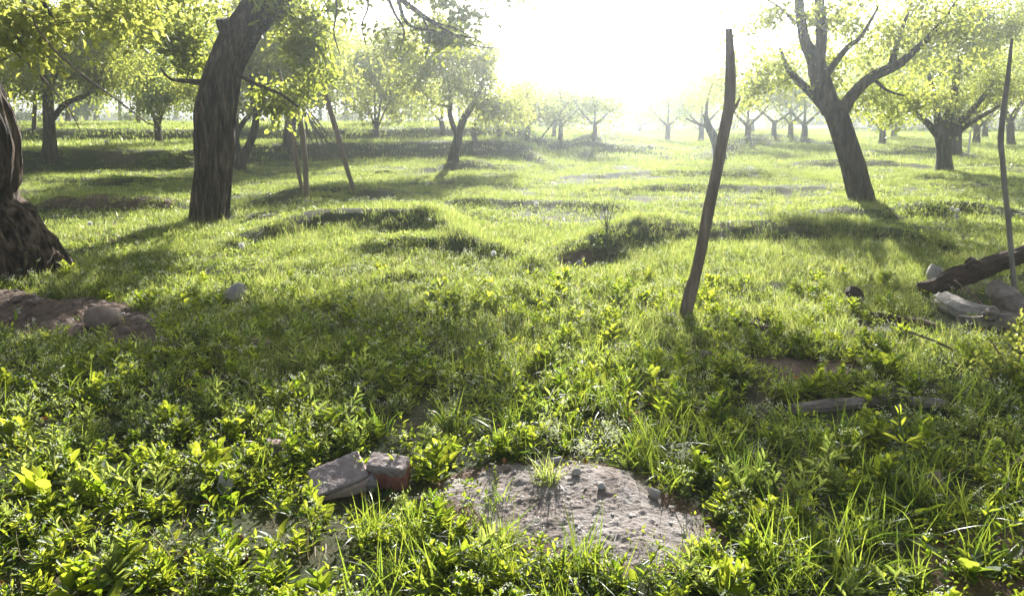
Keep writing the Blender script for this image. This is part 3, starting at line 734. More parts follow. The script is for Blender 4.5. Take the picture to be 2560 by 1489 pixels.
for lab, x0, yb, w_, crs, sd in [
    ('pale tree behind the tall crooked stake, its crown spreading right', 1868, 352, 14, [(1850, 235, 110, 70, 2, 90, 0), (1900, 150, 80, 60, 2, 50, 0)], 70),
    ('pale tree directly left of the leaning trunk', 2010, 350, 14, [(2005, 225, 100, 75, 2, 90, 0)], 72),
    ('leafy tree filling the gap right of the leaning trunk', 2205, 362, 15, [(2200, 225, 105, 75, 2, 110, 0), (2180, 130, 100, 70, 2, 70, 0)], 74),
    ('leafy tree behind the white ladder', 2440, 358, 15, [(2440, 235, 110, 70, 2, 110, 0)], 76),
    ('faint tree left of the two dead saplings', 1318, 352, 12, [(1320, 245, 85, 60, 2, 70, 0)], 78),
    ('faint tree at the left edge of the sun glare above the far bank', 1400, 352, 11, [(1410, 268, 80, 40, 2, 56, 0)], 80),
    ('faint tree in the glare just right of the upright dead sapling', 1485, 350, 11, [(1490, 270, 75, 42, 2, 70, 0)], 82),
    ('faint tree in the glare right of the small far mound', 1668, 352, 12, [(1668, 262, 80, 48, 2, 80, 0)], 84),
    ('faint leafy tree close left of the tall crooked stake', 1752, 354, 13, [(1750, 240, 85, 62, 2, 90, 0)], 86),
    ('pale leafy tree whose crown shows left of the leaning trunk above the house', 1975, 346, 12, [(1960, 205, 95, 62, 2, 80, 0)], 88)]:
    make_tree(lab, [(x0, yb, w_), (x0 + 2, yb - 22, w_), (x0 + 1, yb - 45, w_ * .85)], [[(x0 + 1, yb - 36, w_ * .6), (x0 - 28, yb - 66, w_ * .4), (x0 - 50, yb - 100, w_ * .2)], [(x0 + 1, yb - 36, w_ * .6), (x0 + 30, yb - 62, w_ * .4), (x0 + 55, yb - 90, w_ * .2)], [(x0 + 1, yb - 40, w_ * .5), (x0 + 3, yb - 90, w_ * .35), (x0 - 4, yb - 150, w_ * .2)]],
        crs, leaf=.10, per=24, seed=sd, sides=9, spread=.3, mat='leaf' if sd % 4 else 'leaf_deep')
def shrub(px, py, w, h, seed, label):
    b = at(px, py, 62.0); Y = b[1]; rq = np.random.default_rng(seed); sc = Y / F
    t = thing('shrub', label, 'shrub', b)
    mb = MB(); st = []
    for q in range(5):
        e = b + np.array((rq.normal() * w * sc * .3, rq.normal() * w * sc * .3, h * sc * rq.uniform(.5, .9)))
        P = spline(np.array([b - (0, 0, .05), (b + e) / 2 + rq.normal(size=3) * .08, e]), .3); tube(mb, P, np.linspace(.05, .015, len(P)), 5, cap=False); st.append(P[1:])
    mb.build('stem', M['bark_dark'], t)
    n_ = 42; v = unit(rq, n_) * rq.random((n_, 1)) ** .4
    tips = b + np.array((0, 0, h * sc * .52)) + v * np.array((w * sc * .5, w * sc * .4, h * sc * .46)) * (1 + .25 * rq.normal(size=(n_, 1)))
    S_ = np.concatenate(st); crown(t, S_, np.full(len(S_), .03), tips, rq, .13, 22, 'leaf_deep', spread=.32, name='foliage')
for px, py, w, h, sd, lab in [(1290, 316, 90, 34, 1, 'low far shrub under the pale tree at the edge of the glare'), (1490, 324, 100, 34, 2, 'low far shrub left of the bush under the glare'), (1660, 326, 110, 36, 3, 'low far shrub right of the bush under the glare'),
    (1745, 326, 80, 40, 4, 'low far shrub between the glare and the tall crooked stake'), (1830, 326, 100, 40, 5, 'low far shrub just right of the tall crooked stake'), (1950, 324, 110, 34, 6, 'wide low far shrub in front of the white house'),
    (2120, 322, 100, 44, 7, 'far shrub close behind the leaning trunk'), (2215, 324, 110, 40, 8, 'far shrub right of the leaning trunk'), (2310, 324, 110, 44, 9, 'far shrub left behind the fanned trunk'),
    (2450, 326, 120, 44, 10, 'far shrub right of the white ladder'), (2545, 328, 110, 48, 11, 'far shrub at the right edge'), (70, 300, 120, 34, 12, 'far shrub at the left edge beyond the banks'), (320, 298, 130, 30, 13, 'far shrub beyond the three-stemmed bushy tree'), (860, 300, 120, 30, 14, 'far shrub behind the rightmost leaning pole')]:
    shrub(px, py, w, h, 200 + sd, lab)

# ------------------------------------------------------------------ poles, stakes, sticks
def pole(name, label, pts, cat='pole', Y=None, mat='pole_wood', sides=16, seed=1, group=None, step=.05, amp=.10, twigs=(), dys=None):
    base = at(pts[0][0], pts[0][1])
    if Y is None: Y = base[1]
    t = thing(name, label, cat, base, group)
    P = limb_path(pts, Y, step, dys=dys)
    foot = P[0].copy(); foot[2] = base[2] - .12
    P = np.vstack([foot, P])
    mb = MB()
    tube(mb, P[:, :3], P[:, 3], sides, disp=bark(seed, amp, k=2.2, along=3.0, lumps=.10))
    mb.build('shaft', M[mat], t)
    for q in twigs:
        Q = limb_path(q, Y, step, dys=None)
        mb = MB()
        tube(mb, Q[:, :3], Q[:, 3], 8, disp=bark(seed + 9, amp))
        mb.build('side_stub', M[mat], t)
    return t
pole('wooden_stake', 'tall crooked wooden stake standing alone in the grass under the glare',
     [(1715, 802, 22), (1722, 760, 26), (1738, 690, 26), (1755, 610, 27), (1772, 520, 27), (1791, 430, 26), (1808, 340, 26), (1822, 270, 25), (1826, 200, 23), (1825, 130, 20), (1822, 72, 15)], seed=3, step=.03, sides=28,
     twigs=[[(1742, 672, 10), (1728, 705, 20), (1716, 760, 26), (1708, 805, 24)], [(1818, 300, 10), (1838, 268, 8), (1850, 245, 4)]], mat='pole_wood')
pole('wooden_stake', 'tall thin knobbly stake near the right edge',
     [(2538, 742, 13), (2530, 660, 12), (2522, 560, 12), (2512, 470, 12), (2506, 400, 12), (2502, 352, 13), (2508, 280, 12), (2520, 190, 10), (2530, 97, 6)], mat='bark_pale', seed=5, step=.04, sides=14,
     twigs=[[(2504, 375, 8), (2500, 360, 8), (2497, 348, 7)]])
pole('leaning_pole', 'leftmost of the three leaning poles, bowed, with a thick top', [(757, 478, 8), (748, 440, 9), (740, 395, 12), (733, 350, 13), (722, 300, 14), (708, 240, 15), (694, 175, 14)], seed=7)
pole('leaning_pole', 'middle of the three leaning poles, nearly upright at its foot', [(767, 500, 14), (765, 450, 13), (763, 400, 12), (756, 340, 13), (745, 290, 14), (728, 262, 13), (708, 240, 9)], seed=9)
pole('leaning_pole', 'rightmost of the three leaning poles, standing apart and sloping left', [(886, 477, 11), (870, 430, 11), (856, 380, 12), (842, 330, 13), (825, 275, 12), (808, 220, 13), (794, 165, 11)], seed=11)
STK = [(775, 300, 845, 362), (770, 285, 820, 360), (766, 280, 805, 358), (768, 292, 795, 360), (763, 282, 785, 360), (772, 296, 833, 362), (760, 285, 775, 358), (765, 270, 828, 345), (770, 275, 838, 352), (757, 280, 768, 356), (764, 288, 812, 364)]
for i, (x0, y0, x1, y1) in enumerate(STK):
    b = at(x1, y1)
    tp = pt(x0, y0, b[1] + rng.uniform(.1, .7))
    t = thing('dry_stick', 'thin dry stick in the slanting sheaf leant against the dark upright trunk', 'stick', b, 'sticks leant in a sheaf')
    mb = MB()
    mid = (b + tp) / 2 + rng.normal(size=3) * .05
    tube(mb, spline(np.array([[*(b - (0, 0, .05)), .03], [*mid, .026], [*tp, .018]]), .3)[:, :3], rng.uniform(.016, .028), 6)
    mb.build('shaft', M['bark_dark'], t)
# dead saplings in the glare
pole('dead_sapling', 'thin dead sapling slanting to the right in front of the far bank', [(1346, 372, 5), (1350, 350, 5), (1375, 318, 5), (1405, 280, 4), (1432, 240, 3)], seed=13, cat='sapling', mat='bark_dark', sides=6, step=.3)
pole('dead_sapling', 'thin upright dead sapling in the sun glare', [(1433, 318, 5), (1432, 290, 4), (1431, 250, 3)], seed=14, cat='sapling', mat='bark_dark', sides=6, step=.3)
# hanging creepers under the left tree
for lab, pts, Y in (('long thin creeper hanging slantwise across the upper left foliage', [(52, -20, 7), (75, 40, 6), (130, 120, 6), (210, 190, 5), (300, 255, 4), (372, 310, 3), (405, 318, 2)], 6.6),
                    ('short thin creeper hanging in front of the left trunk top', [(-20, 20, 5), (10, 60, 4), (60, 105, 3), (115, 155, 2)], 6.4),
                    ('second long creeper, darker, low across the left foliage', [(-20, 90, 6), (60, 150, 5), (120, 210, 4), (180, 285, 3), (200, 330, 2)], 6.8)):
    P = limb_path(pts, Y, .1)
    mb = MB(); tube(mb, P[:, :3], P[:, 3], 6)
    tag(mb.build('creeper', M['pole_wood'] if 'short' not in lab else M['stem']), lab, 'creeper')

# ------------------------------------------------------------------ stones, bricks, logs
def ico(sub):
    t = (1 + 5 ** .5) / 2
    V = [(-1, t, 0), (1, t, 0), (-1, -t, 0), (1, -t, 0), (0, -1, t), (0, 1, t), (0, -1, -t), (0, 1, -t), (t, 0, -1), (t, 0, 1), (-t, 0, -1), (-t, 0, 1)]
    Fc = [(0, 11, 5), (0, 5, 1), (0, 1, 7), (0, 7, 10), (0, 10, 11), (1, 5, 9), (5, 11, 4), (11, 10, 2), (10, 7, 6), (7, 1, 8), (3, 9, 4), (3, 4, 2), (3, 2, 6), (3, 6, 8), (3, 8, 9), (4, 9, 5), (2, 4, 11), (6, 2, 10), (8, 6, 7), (9, 8, 1)]
    V = [np.array(v) / np.linalg.norm(v) for v in V]
    for _ in range(sub):
        c, F2 = {}, []
        def mid(a, b):
            k = (min(a, b), max(a, b))
            if k not in c:
                v = V[a] + V[b]
                V.append(v / np.linalg.norm(v)); c[k] = len(V) - 1
            return c[k]
        for a, b, d in Fc:
            x, y, z = mid(a, b), mid(b, d), mid(d, a)
            F2 += [(a, x, z), (b, y, x), (d, z, y), (x, y, z)]
        Fc = F2
    return np.array(V), np.array(Fc)
ICO = {s: ico(s) for s in (1, 2, 3)}
def stone(px, py, wpx, hpx, mat, label, seed, sub=3, group=None, top=None, name='stone', cat='stone', flat=.7, sink=.3, facet=.22):
    b = at(px, py)
    if top is not None: b[2] = top(b[0], b[1])
    s = np.linalg.norm(b - np.array((0, 0, EYE))) / F
    rx, rz = wpx / 2 * s, hpx / 2 * s
    V, Fc = ICO[sub]
    n = fbm(V[:, 0] * 1.1 + seed, V[:, 1] * 1.1, V[:, 2] * 1.1, seed, 4) - .5
    rq = np.random.default_rng(seed + 300)
    for _ in range(0 if facet < .13 else 20):      # broken faces
        pn = unit(rq, 1)[0]; V = V - np.maximum(0, V @ pn - rq.uniform(.5, .82))[:, None] * pn
    V = V * (1 + facet * 1.2 * n + .05 * (fbm(V[:, 0] * 5, V[:, 1] * 5, V[:, 2] * 5, seed + 9, 2) - .5))[:, None]
    V = np.sign(V) * np.abs(V) ** .9
    ang = seed * 1.7
    ca, sa = math.cos(ang), math.sin(ang)
    sx, sy = rx, rx * (.7 + .25 * ((seed * 37) % 10) / 10)
    V = np.stack([V[:, 0] * sx, V[:, 1] * sy, V[:, 2] * rz * 1.15], 1)
    V = V + b + np.array((0, 0, rz * (1 - sink)))
    mb = MB(); mb.add(V, Fc)
    return tag(mb.build(name, M[mat]), label, cat, group)
stone(588, 752, 66, 50, 'stone', 'pale rounded stone lying in the sunlit grass', 3)
stone(258, 826, 74, 46, 'stone_brown', 'smooth domed brown stone half sunk in the bare earth', 4, top=soil_top, facet=.1)
stone(318, 842, 30, 22, 'stone_brown', 'small stone touching the right side of the domed brown stone', 5, 2, top=soil_top)
stone(392, 816, 24, 26, 'stone', 'small upright stone at the right end of the bare earth', 6, 2, top=soil_top)
stone(195, 776, 26, 18, 'stone_brown', 'small flat stone behind the domed brown stone, left of the others', 7, 2, top=soil_top)
stone(232, 786, 22, 15, 'stone_brown', 'small stone in the earth just behind the domed stone', 8, 2, top=soil_top)
stone(46, 768, 24, 16, 'stone_brown', 'small stone at the far left of the bare earth', 9, 2, top=soil_top)
stone(362, 834, 18, 13, 'stone_brown', 'tiny stone between the domed and the upright stone', 10, 2, top=soil_top)
stone(92, 775, 20, 13, 'stone_brown', 'tiny stone in the earth near the left trunk', 10, 2, top=soil_top)
stone(150, 842, 22, 14, 'stone', 'small pale stone in front of the bare earth', 11, 2, top=soil_top)
stone(655, 875, 60, 40, 'stone_brown', 'dull stone nearly covered by weeds below the pale rounded stone', 12, 2)
stone(566, 1240, 46, 66, 'stone', 'tall white stone standing in the weeds at lower left', 13, facet=.16)
stone(1632, 1248, 34, 34, 'stone', 'largest pale lump on the bare grey sand', 14, 3, top=sand_top)
stone(1680, 1275, 22, 18, 'stone', 'small pale lump right of the largest lump on the sand', 15, 2, top=sand_top)
stone(1503, 1252, 30, 20, 'stone', 'broad flat pale lump in the middle of the sand', 16, 2, top=sand_top)
stone(1375, 1252, 12, 10, 'stone', 'tiny white pebble beside the grass clump on the sand', 17, 2, top=sand_top)
stone(1440, 1215, 30, 20, 'stone', 'pale rounded lump beside the grass clump on the sand', 18, 2, top=sand_top)
stone(1390, 1164, 36, 24, 'stone', 'pale lump at the back edge of the sand', 19, 2, top=sand_top)
stone(1345, 1168, 26, 18, 'stone', 'small pale lump left of the back edge lump on the sand', 20, 2, top=sand_top)
stone(1266, 1180, 26, 20, 'stone_brown', 'dull lump at the left back corner of the sand', 21, 2, top=sand_top)
stone(2330, 1208, 72, 46, 'stone_brown', 'brown domed stone in the shade behind the weeds at lower right', 22, facet=.14, sink=.55)
stone(2336, 712, 56, 58, 'stone', 'round white stone behind the dark branch on the right', 24, facet=.15)
stone(768, 508, 22, 13, 'stone', 'white stone at the foot of the middle leaning pole', 25, 2)
stone(1230, 552, 22, 13, 'stone', 'white stone on the sunlit slope right of the mound', 26, 2)
stone(2270, 394, 16, 7, 'stone', 'flat white stone far off left of the fanned trunk', 27, 2)
for i, (px, py, w, h) in enumerate([(600, 1352, 24, 26), (470, 1392, 26, 22), (612, 1402, 24, 24)]):
    stone(px, py, w, h, 'brick', ['orange brick crumb in the lower left weeds, upper right of three', 'orange brick crumb in the lower left weeds, leftmost of three', 'orange brick crumb in the lower left weeds, lowest of three'][i], 30 + i, 2, name='brick_crumb', cat='brick', facet=.25)
# pebbles strewn on sand and soil
def pebbles():
    r = np.random.default_rng(5)
    mb = MB()
    V0, F0 = ICO[1]
    for poly, top, n, mx in ((SAND, sand_top, 260, .009), (SOIL, soil_top, 160, .018)):
        lo, hi = poly.min(0), poly.max(0)
        c = 0
        while c < n:
            x, y = r.uniform(lo, hi)
            if not inside(poly, np.array([x]), np.array([y]))[0]: continue
            s = .002 + mx * r.random() ** 4
            V = V0 * (1 + .3 * r.normal(size=(len(V0), 1)) * .5) * s * np.array((1, .8 + .4 * r.random(), .5))
            mb.add(V + np.array((x, y, top(x, y) + s * .3)), F0, r.random())
            c += 1
    tag(mb.build('gravel', M['stone'], smooth=False), 'fine grit and pebbles strewn over the bare ground', 'gravel', kind='stuff')
pebbles()

def block(mb, size, seed, chips=.12, nseg=(14, 9, 6), rough=.006, cut=None, mat=0):
    """a rough broken block centred on the origin: rounded, chipped and pitted box"""
    V, Fc = [], []
    sx, sy, sz = size
    def face(o, u, v, nu, nv):
        a, b = np.meshgrid(np.linspace(0, 1, nu + 1), np.linspace(0, 1, nv + 1), indexing='ij')
        P = np.array(o)[None, None] + a[..., None] * np.array(u) + b[..., None] * np.array(v)
        i, j = np.meshgrid(np.arange(nu), np.arange(nv), indexing='ij')
        k = (i * (nv + 1) + j).ravel()
        return P.reshape(-1, 3), np.stack([k, k + nv + 1, k + nv + 2, k + 1], 1)
    hx, hy, hz = sx / 2, sy / 2, sz / 2
    nx, ny, nz = nseg
    for o, u, v, a, b in [((-hx, -hy, hz), (sx, 0, 0), (0, sy, 0), nx, ny), ((-hx, hy, -hz), (sx, 0, 0), (0, -sy, 0), nx, ny), ((-hx, -hy, -hz), (sx, 0, 0), (0, 0, sz), nx, nz),
                          ((hx, hy, -hz), (-sx, 0, 0), (0, 0, sz), nx, nz), ((-hx, hy, -hz), (0, -sy, 0), (0, 0, sz), ny, nz), ((hx, -hy, -hz), (0, sy, 0), (0, 0, sz), ny, nz)]:
        P, f = face(o, u, v, a, b)
        # round the edges
        q = P / np.array((hx, hy, hz))
        big = np.sort(np.abs(q), axis=1)
        e = sstep(.8, 1.0, big[:, 1])
        nz_ = fbm(P[:, 0] * 14 + seed, P[:, 1] * 14, P[:, 2] * 14, seed, 3)
        P = P * (1 - e * chips * (.25 + 1.1 * nz_) * .6)[:, None]
        P = P + (fbm(P[:, 0] * 45 + seed, P[:, 1] * 45, P[:, 2] * 45, seed + 2, 2) - .5)[:, None] * rough * 2 * q
        P = P + (noise(P[:, 0] * 9 + seed, P[:, 1] * 9, P[:, 2] * 9, seed + 4) - .5)[:, None] * rough * 2.5 * q
        if cut is not None: P = cut(P)
        mb.add(P, f, .5, mat)
def rot(V, rz=0, rx=0, ry=0):
    V = np.asarray(V)
    for ang, (i, j) in ((rx, (1, 2)), (ry, (2, 0)), (rz, (0, 1))):
        c, s = math.cos(ang), math.sin(ang)
        W = V.copy()
        W[:, i] = c * V[:, i] - s * V[:, j]; W[:, j] = s * V[:, i] + c * V[:, j]
        V = W
    return V
def brick_piece(px, py, size, mortar_h, rz, rx, ry, body, top, label, seed, lift, chips=.10):
    b = at(px, py)
    t = thing('broken_brick', label, 'brick', b)
    off = b + np.array((0, 0, size[2] / 2 + lift))
    mb = MB(); block(mb, size, seed, chips)
    mb.v = [rot(v, rz, rx, ry) + off for v in mb.v]
    mb.build('brick_body', M[body], t)
    mb = MB(); block(mb, (size[0] * .99, size[1] * .985, mortar_h), seed + 5, chips * 1.2, (22, 14, 4), .003)
    mb.v = [rot(v + np.array((0, 0, size[2] / 2 + mortar_h / 2 - .006)), rz, rx, ry) + off for v in mb.v]
    mb.build('mortar', M[top], t)
    return t
brick_piece(850, 1222, (.22, .165, .07), .02, R(24), R(17), R(-12), 'brick_pale', 'mortar_pink', 'pinkish broken brick slab tilted to the left, left of the red brick', 3, .0)
brick_piece(972, 1212, (.165, .095, .085), .042, R(-10), R(12), R(4), 'brick', 'mortar_pink', 'red brick with a thick pinkish grey mortar cap, behind the slab', 9, .0)
stone(930, 1228, 40, 56, 'mortar', 'grey broken mortar lump against the slab corner', 41, 3, name='mortar_lump', cat='rubble')
b = at(695, 1128)
mb = MB(); block(mb, (.085, .06, .05), 14, .15, (6, 5, 4)); mb.v = [rot(v, .3, .1, .1) + b + np.array((0, 0, .03)) for v in mb.v]
tag(mb.build('brick_piece', M['brick_pale']), 'small pink brick piece in the shaded weeds', 'brick')

def log(pts, mat, label, seed, Y=None, sides=40, amp=.26, step=.02, lumps=.2, knobs=(), name='log', cat='log', zs=None, dys=None, end=None, group=None):
    """photo polyline of a lying log; each point rests at its own distance"""
    rows = []
    pts = [(q[0], q[1], q[2] * .84) for q in pts]
    for k, q in enumerate(pts):
        if Y is not None: p = pt(q[0], q[1], Y + (dys[k] if dys else 0))
        else:
            p = at(q[0], q[1] + q[2] / 2)
            d = p - np.array((0, 0, EYE)); r_ = q[2] / 2 * np.linalg.norm(d) / F
            p = p + np.array((0, 0, r_ * .75 + (zs[k] if zs else 0)))
        rows.append([*p, q[2] / 2 * np.linalg.norm(p - np.array((0, 0, EYE))) / F])
    rows = np.array(rows)
    P = spline(rows, step)
    base = rows[0][:3].copy(); base[2] = height(base[0], base[1])
    t = thing(name, label, cat, base, group)
    mb = MB(); tube(mb, P[:, :3], P[:, 3], sides, disp=bark(seed, amp, k=1.7, along=3.2, lumps=lumps, groove=.22))
    mb.build('stem', M[mat], t)
    for kx, ky, kw, kY in knobs:
        c = pt(kx, ky, kY)
        V, Fc = ICO[3]
        n = fbm(V[:, 0] * 1.8 + seed, V[:, 1] * 1.8, V[:, 2] * 1.8, seed, 4) - .5
        mb = MB(); mb.add(V * (1 + .9 * n)[:, None] * kw / 2 * kY / F + c, Fc)
        mb.build('knot', M[mat], t)
    return t
Yb = at(2340, 735)[1]
log([(2292, 724, 34), (2335, 722, 44), (2390, 695, 46), (2440, 678, 44), (2500, 655, 40), (2560, 634, 38), (2640, 606, 34)], 'log_dark', 'thick dark broken branch sloping up to the right edge', 3, Y=Yb, knobs=[(2432, 664, 38, Yb - .02)], dys=[.1, .05, 0, 0, 0, .1, .2], name='fallen_branch', cat='branch')
log([(2352, 742, 34), (2375, 758, 48), (2420, 778, 46), (2475, 785, 40), (2530, 782, 44), (2545, 784, 36)], 'log_pale', 'pale barkless log curving behind the cut grey logs', 5, dys=None)
Yg = at(2520, 790)[1] - .2
log([(2476, 722, 34), (2492, 728, 48), (2530, 760, 52), (2600, 810, 52)], 'log_grey', 'grey log with a rounded end tilted down to the right edge', 7, Y=Yg, dys=[0, 0, -.1, -.3])
Yh = at(2500, 830)[1]
log([(2395, 797, 18), (2440, 802, 26), (2475, 802, 40), (2520, 806, 52), (2600, 818, 56)], 'log_grey', 'grey split log with a pointed splinter end under the tilted log', 9, Y=Yh, knobs=[(2478, 786, 36, Yh - .05)])
log([(1848, 812, 24), (1885, 818, 28), (1920, 826, 26), (1955, 834, 16)], 'log_dark', 'short dark stick of wood right of the tall crooked stake', 11)
log([(2005, 778, 14), (2050, 776, 20), (2100, 772, 16), (2118, 774, 8)], 'log_dark', 'dark weathered piece of wood in the grass, left of the dark stump', 13)
log([(2160, 788, 16), (2220, 792, 18), (2260, 800, 12)], 'log_dark', 'thin brown rotten log right of the dark stump', 15)
log([(2255, 800, 22), (2300, 806, 28), (2335, 818, 22), (2345, 826, 10)], 'log_dark', 'short black rotten log just left of the split log', 17)
log([(2085, 842, 14), (2140, 838, 20), (2190, 842, 22), (2228, 850, 14)], 'log_grey', 'grey log half buried in weeds below the rotten logs', 19)
log([(2440, 862, 14), (2500, 864, 18), (2580, 868, 18)], 'log_grey', 'grey log in the shade behind the leafy sapling', 21)
log([(1980, 1020, 26), (2060, 1012, 34), (2150, 1004, 30), (2210, 996, 22)], 'log_grey', 'long low grey-brown log lying across the weeds on the right', 23)
log([(2270, 1000, 20), (2320, 1006, 28), (2370, 1010, 20)], 'log_grey', 'short low log in line with the long log on the right', 25)
log([(2355, 640, 10), (2380, 636, 13), (2410, 638, 8)], 'log_dark', 'small flat piece of wood in the grass above the dark broken branch', 27)
log([(2120, 722, 20), (2132, 735, 40), (2140, 755, 44)], 'log_dark', 'small dark upright stump in the grass on the right', 29, Y=at(2135, 768)[1], name='stump', cat='stump', lumps=.3)
log([(940, 432, 8), (965, 430, 10), (990, 434, 6)], 'log_dark', 'small dark piece of dead wood in the grass left of the curved trunk', 31, step=.1)
log([(1660, 1042, 26), (1705, 1032, 20)], 'stone_brown', 'short brown root showing among the weeds in the middle', 33)
log([(1700, 890, 16), (1750, 884, 22), (1795, 886, 14)], 'log_grey', 'pale piece of wood lying below the tall crooked stake', 35)
# thin dead stems on the right
def twig(pts, label, mat='straw', Y=None, name='dry_stalk', cat='stalk', side=()):
    P = limb_path(pts, Y, .05)
    mb = MB(); tube(mb, P[:, :3], P[:, 3], 7, disp=bark(3, .12))
    for q in side:
        Q = limb_path(q, Y, .05); tube(mb, Q[:, :3], Q[:, 3], 5)
    return tag(mb.build(name, M[mat]), label, cat)
twig([(2270, 828, 5), (2330, 850, 6), (2400, 882, 6), (2480, 925, 7), (2545, 968, 8), (2600, 1010, 9)], 'long thin brown twig slanting down in front of the logs', 'pole_wood', 4.7)
twig([(2400, 1163, 4), (2460, 1168, 5), (2530, 1178, 5), (2620, 1190, 5)], 'pale straight dry stem lying nearly level at the right edge', 'straw', 3.15)
twig([(2475, 1220, 5), (2510, 1180, 6), (2560, 1138, 7), (2620, 1090, 8)], 'pale dry stem crossing the level one at a slant', 'straw', 3.1)
twig([(2386, 700, 4), (2410, 720, 4), (2440, 745, 5), (2470, 780, 6)], 'thin bare twig sprouting in front of the pale barkless log', 'pole_wood', 5.9, side=[[(2432, 738, 4), (2445, 715, 3), (2455, 702, 2)]])

# ------------------------------------------------------------------ house, fence, ladder far off
def box(mb, c, s, rz=0.0, mat=0):
    V = np.array([(x, y, z) for x in (-.5, .5) for y in (-.5, .5) for z in (-.5, .5)]) * np.array(s)
    mb.add(rot(V, rz) + np.array(c), [(0, 1, 3, 2), (4, 6, 7, 5), (0, 4, 5, 1), (2, 3, 7, 6), (0, 2, 6, 4), (1, 5, 7, 3)], .5, mat)
hc = pt(2035, 305, 88); hc[2] = height(hc[0], hc[1])
t = thing('house', 'small white flat-fronted house glimpsed behind the leaning trunk', 'house', hc)
mb = MB(); box(mb, hc + (0, 2, 1.1), (6.5, 4, 2.3)); mb.build('wall', M['white_paint'], t)
mb = MB()
mb.add(np.array([(-3.6, -.3, 2.22), (3.6, -.3, 2.22), (3.6, 4.3, 2.22), (-3.6, 4.3, 2.22), (-3.2, 2, 3.1), (3.2, 2, 3.1)]) + hc, [(0, 1, 5, 4), (2, 3, 4, 5)], .5)
mb.add(np.array([(-3.6, -.3, 2.22), (-3.6, 4.3, 2.22), (-3.2, 2, 3.1), (3.6, -.3, 2.22), (3.6, 4.3, 2.22), (3.2, 2, 3.1)]) + hc, [(1, 0, 2), (3, 4, 5)], .5)
mb.build('roof', M['roof_tile'], t)
for dx in (-2.2, -.55, 1.5):
    mb = MB(); box(mb, hc + (dx, -.02, 1.3), (.75, .08, 1.0)); w = mb.build('window', M['white_paint'], t)
    mb = MB(); box(mb, hc + (dx, -.07, 1.3), (.6, .04, .85)); mb.build('pane', M['window_glass'], w)
mb = MB(); box(mb, hc + (.6, -.03, .95), (.85, .07, 1.9)); mb.build('door', M['log_grey'], t)

fb = pt(1066, 308, 52); fb[2] = height(fb[0], fb[1])
t = thing('picket_fence', 'short pale paling fence under the trees beyond the far bank', 'fence', fb)
for k in range(6):
    mb = MB(); box(mb, fb + ((k - 2.5) * .28, 0, .4), (.08, .03, .85)); mb.build('paling', M['white_paint'], t)
for z in (.2, .62):
    mb = MB(); box(mb, fb + (0, .04, z), (1.6, .04, .07)); mb.build('rail', M['white_paint'], t)
lb = at(2410, 392); Yl = lb[1]
t = thing('ladder', 'white wooden ladder standing beside the fanned dark trunk', 'ladder', lb)
ra, rb = (pt(2396, 392, Yl), pt(2401, 326, Yl + .3)), (pt(2420, 390, Yl), pt(2427, 326, Yl + .3))
for a_, b_ in (ra, rb):
    mb = MB(); tube(mb, np.array([a_, b_]), .028, 6); mb.build('rail', M['white_paint'], t)
for f in (.08, .36, .64, .92):
    mb = MB(); tube(mb, np.array([ra[0] * (1 - f) + ra[1] * f, rb[0] * (1 - f) + rb[1] * f]), .018, 6); mb.build('rung', M['white_paint'], t)

# ------------------------------------------------------------------ prototypes of the ground plants (their meshes are shared)
def ribbon(mb, base, dirs, L, W, bend, tint, mat=0, seg=3):
    """grass blades: base points, start directions, length, width, downward bend"""
    n = len(base)
    D = dirs / np.linalg.norm(dirs, axis=1)[:, None]
    side = np.cross(D, np.array((0, 0, 1.0))) + 1e-6
    side /= np.linalg.norm(side, axis=1)[:, None]
    ca = np.random.default_rng(n).uniform(0, math.pi, n)[:, None]
    side = side * np.cos(ca) + np.cross(D, side) * np.sin(ca)
    out = D * np.array((1, 1, 0)); out /= np.linalg.norm(out, axis=1)[:, None] + 1e-6
    pts = []
    for k in range(seg + 1):
        u = k / seg
        c = base + D * (L * u)[:, None] + (out * .6 - np.array((0, 0, 1.0))) * (bend * L * u * u)[:, None]
        w = W * (1 - u ** 1.6) * .5 if k else W * .4
        if k == seg: pts.append(c)
        else: pts += [c - side * w[:, None], c + side * w[:, None]]
    V = np.stack(pts, 1)
    m = V.shape[1]
    b = np.arange(n)[:, None] * m
    q = np.concatenate([b + np.array([2 * k, 2 * k + 1, 2 * k + 3, 2 * k + 2]) for k in range(seg - 1)])
    tr = b + np.array([2 * seg - 2, 2 * seg - 1, 2 * seg])
    V = V.reshape(-1, 3)
    T = np.repeat(np.broadcast_to(tint, (n,)), m)
    nn = mb.n
    mb.add(V, q, T, mat)
    mb.f.append(tr + nn); mb.m.append(np.full(len(tr), mat))
def tuft(r, n, rad, hl, w, tilt, bend, straw=.0, seg=3):
    mb = MB()
    a = r.uniform(0, 2 * math.pi, n); q = rad * np.sqrt(r.random(n))
    base = np.stack([np.cos(a) * q, np.sin(a) * q, np.full(n, -.01)], 1)
    b = r.uniform(0, 2 * math.pi, n); tl = np.abs(r.normal(size=n)) * tilt
    D = np.stack([np.cos(b) * np.sin(tl), np.sin(b) * np.sin(tl), np.cos(tl)], 1)
    L = r.uniform(hl[0], hl[1], n)
    ribbon(mb, base, D, L, r.uniform(.7, 1.2, n) * w, r.random(n) * bend, r.random(n) * .75, 0, seg)
    if straw:
        k = max(1, int(n * straw))
        ribbon(mb, base[:k] + .01, D[:k] + r.normal(size=(k, 3)) * .4, L[:k] * .8, np.full(k, w * .8), r.random(k) * bend, r.random(k), 1, 2)
    return mb
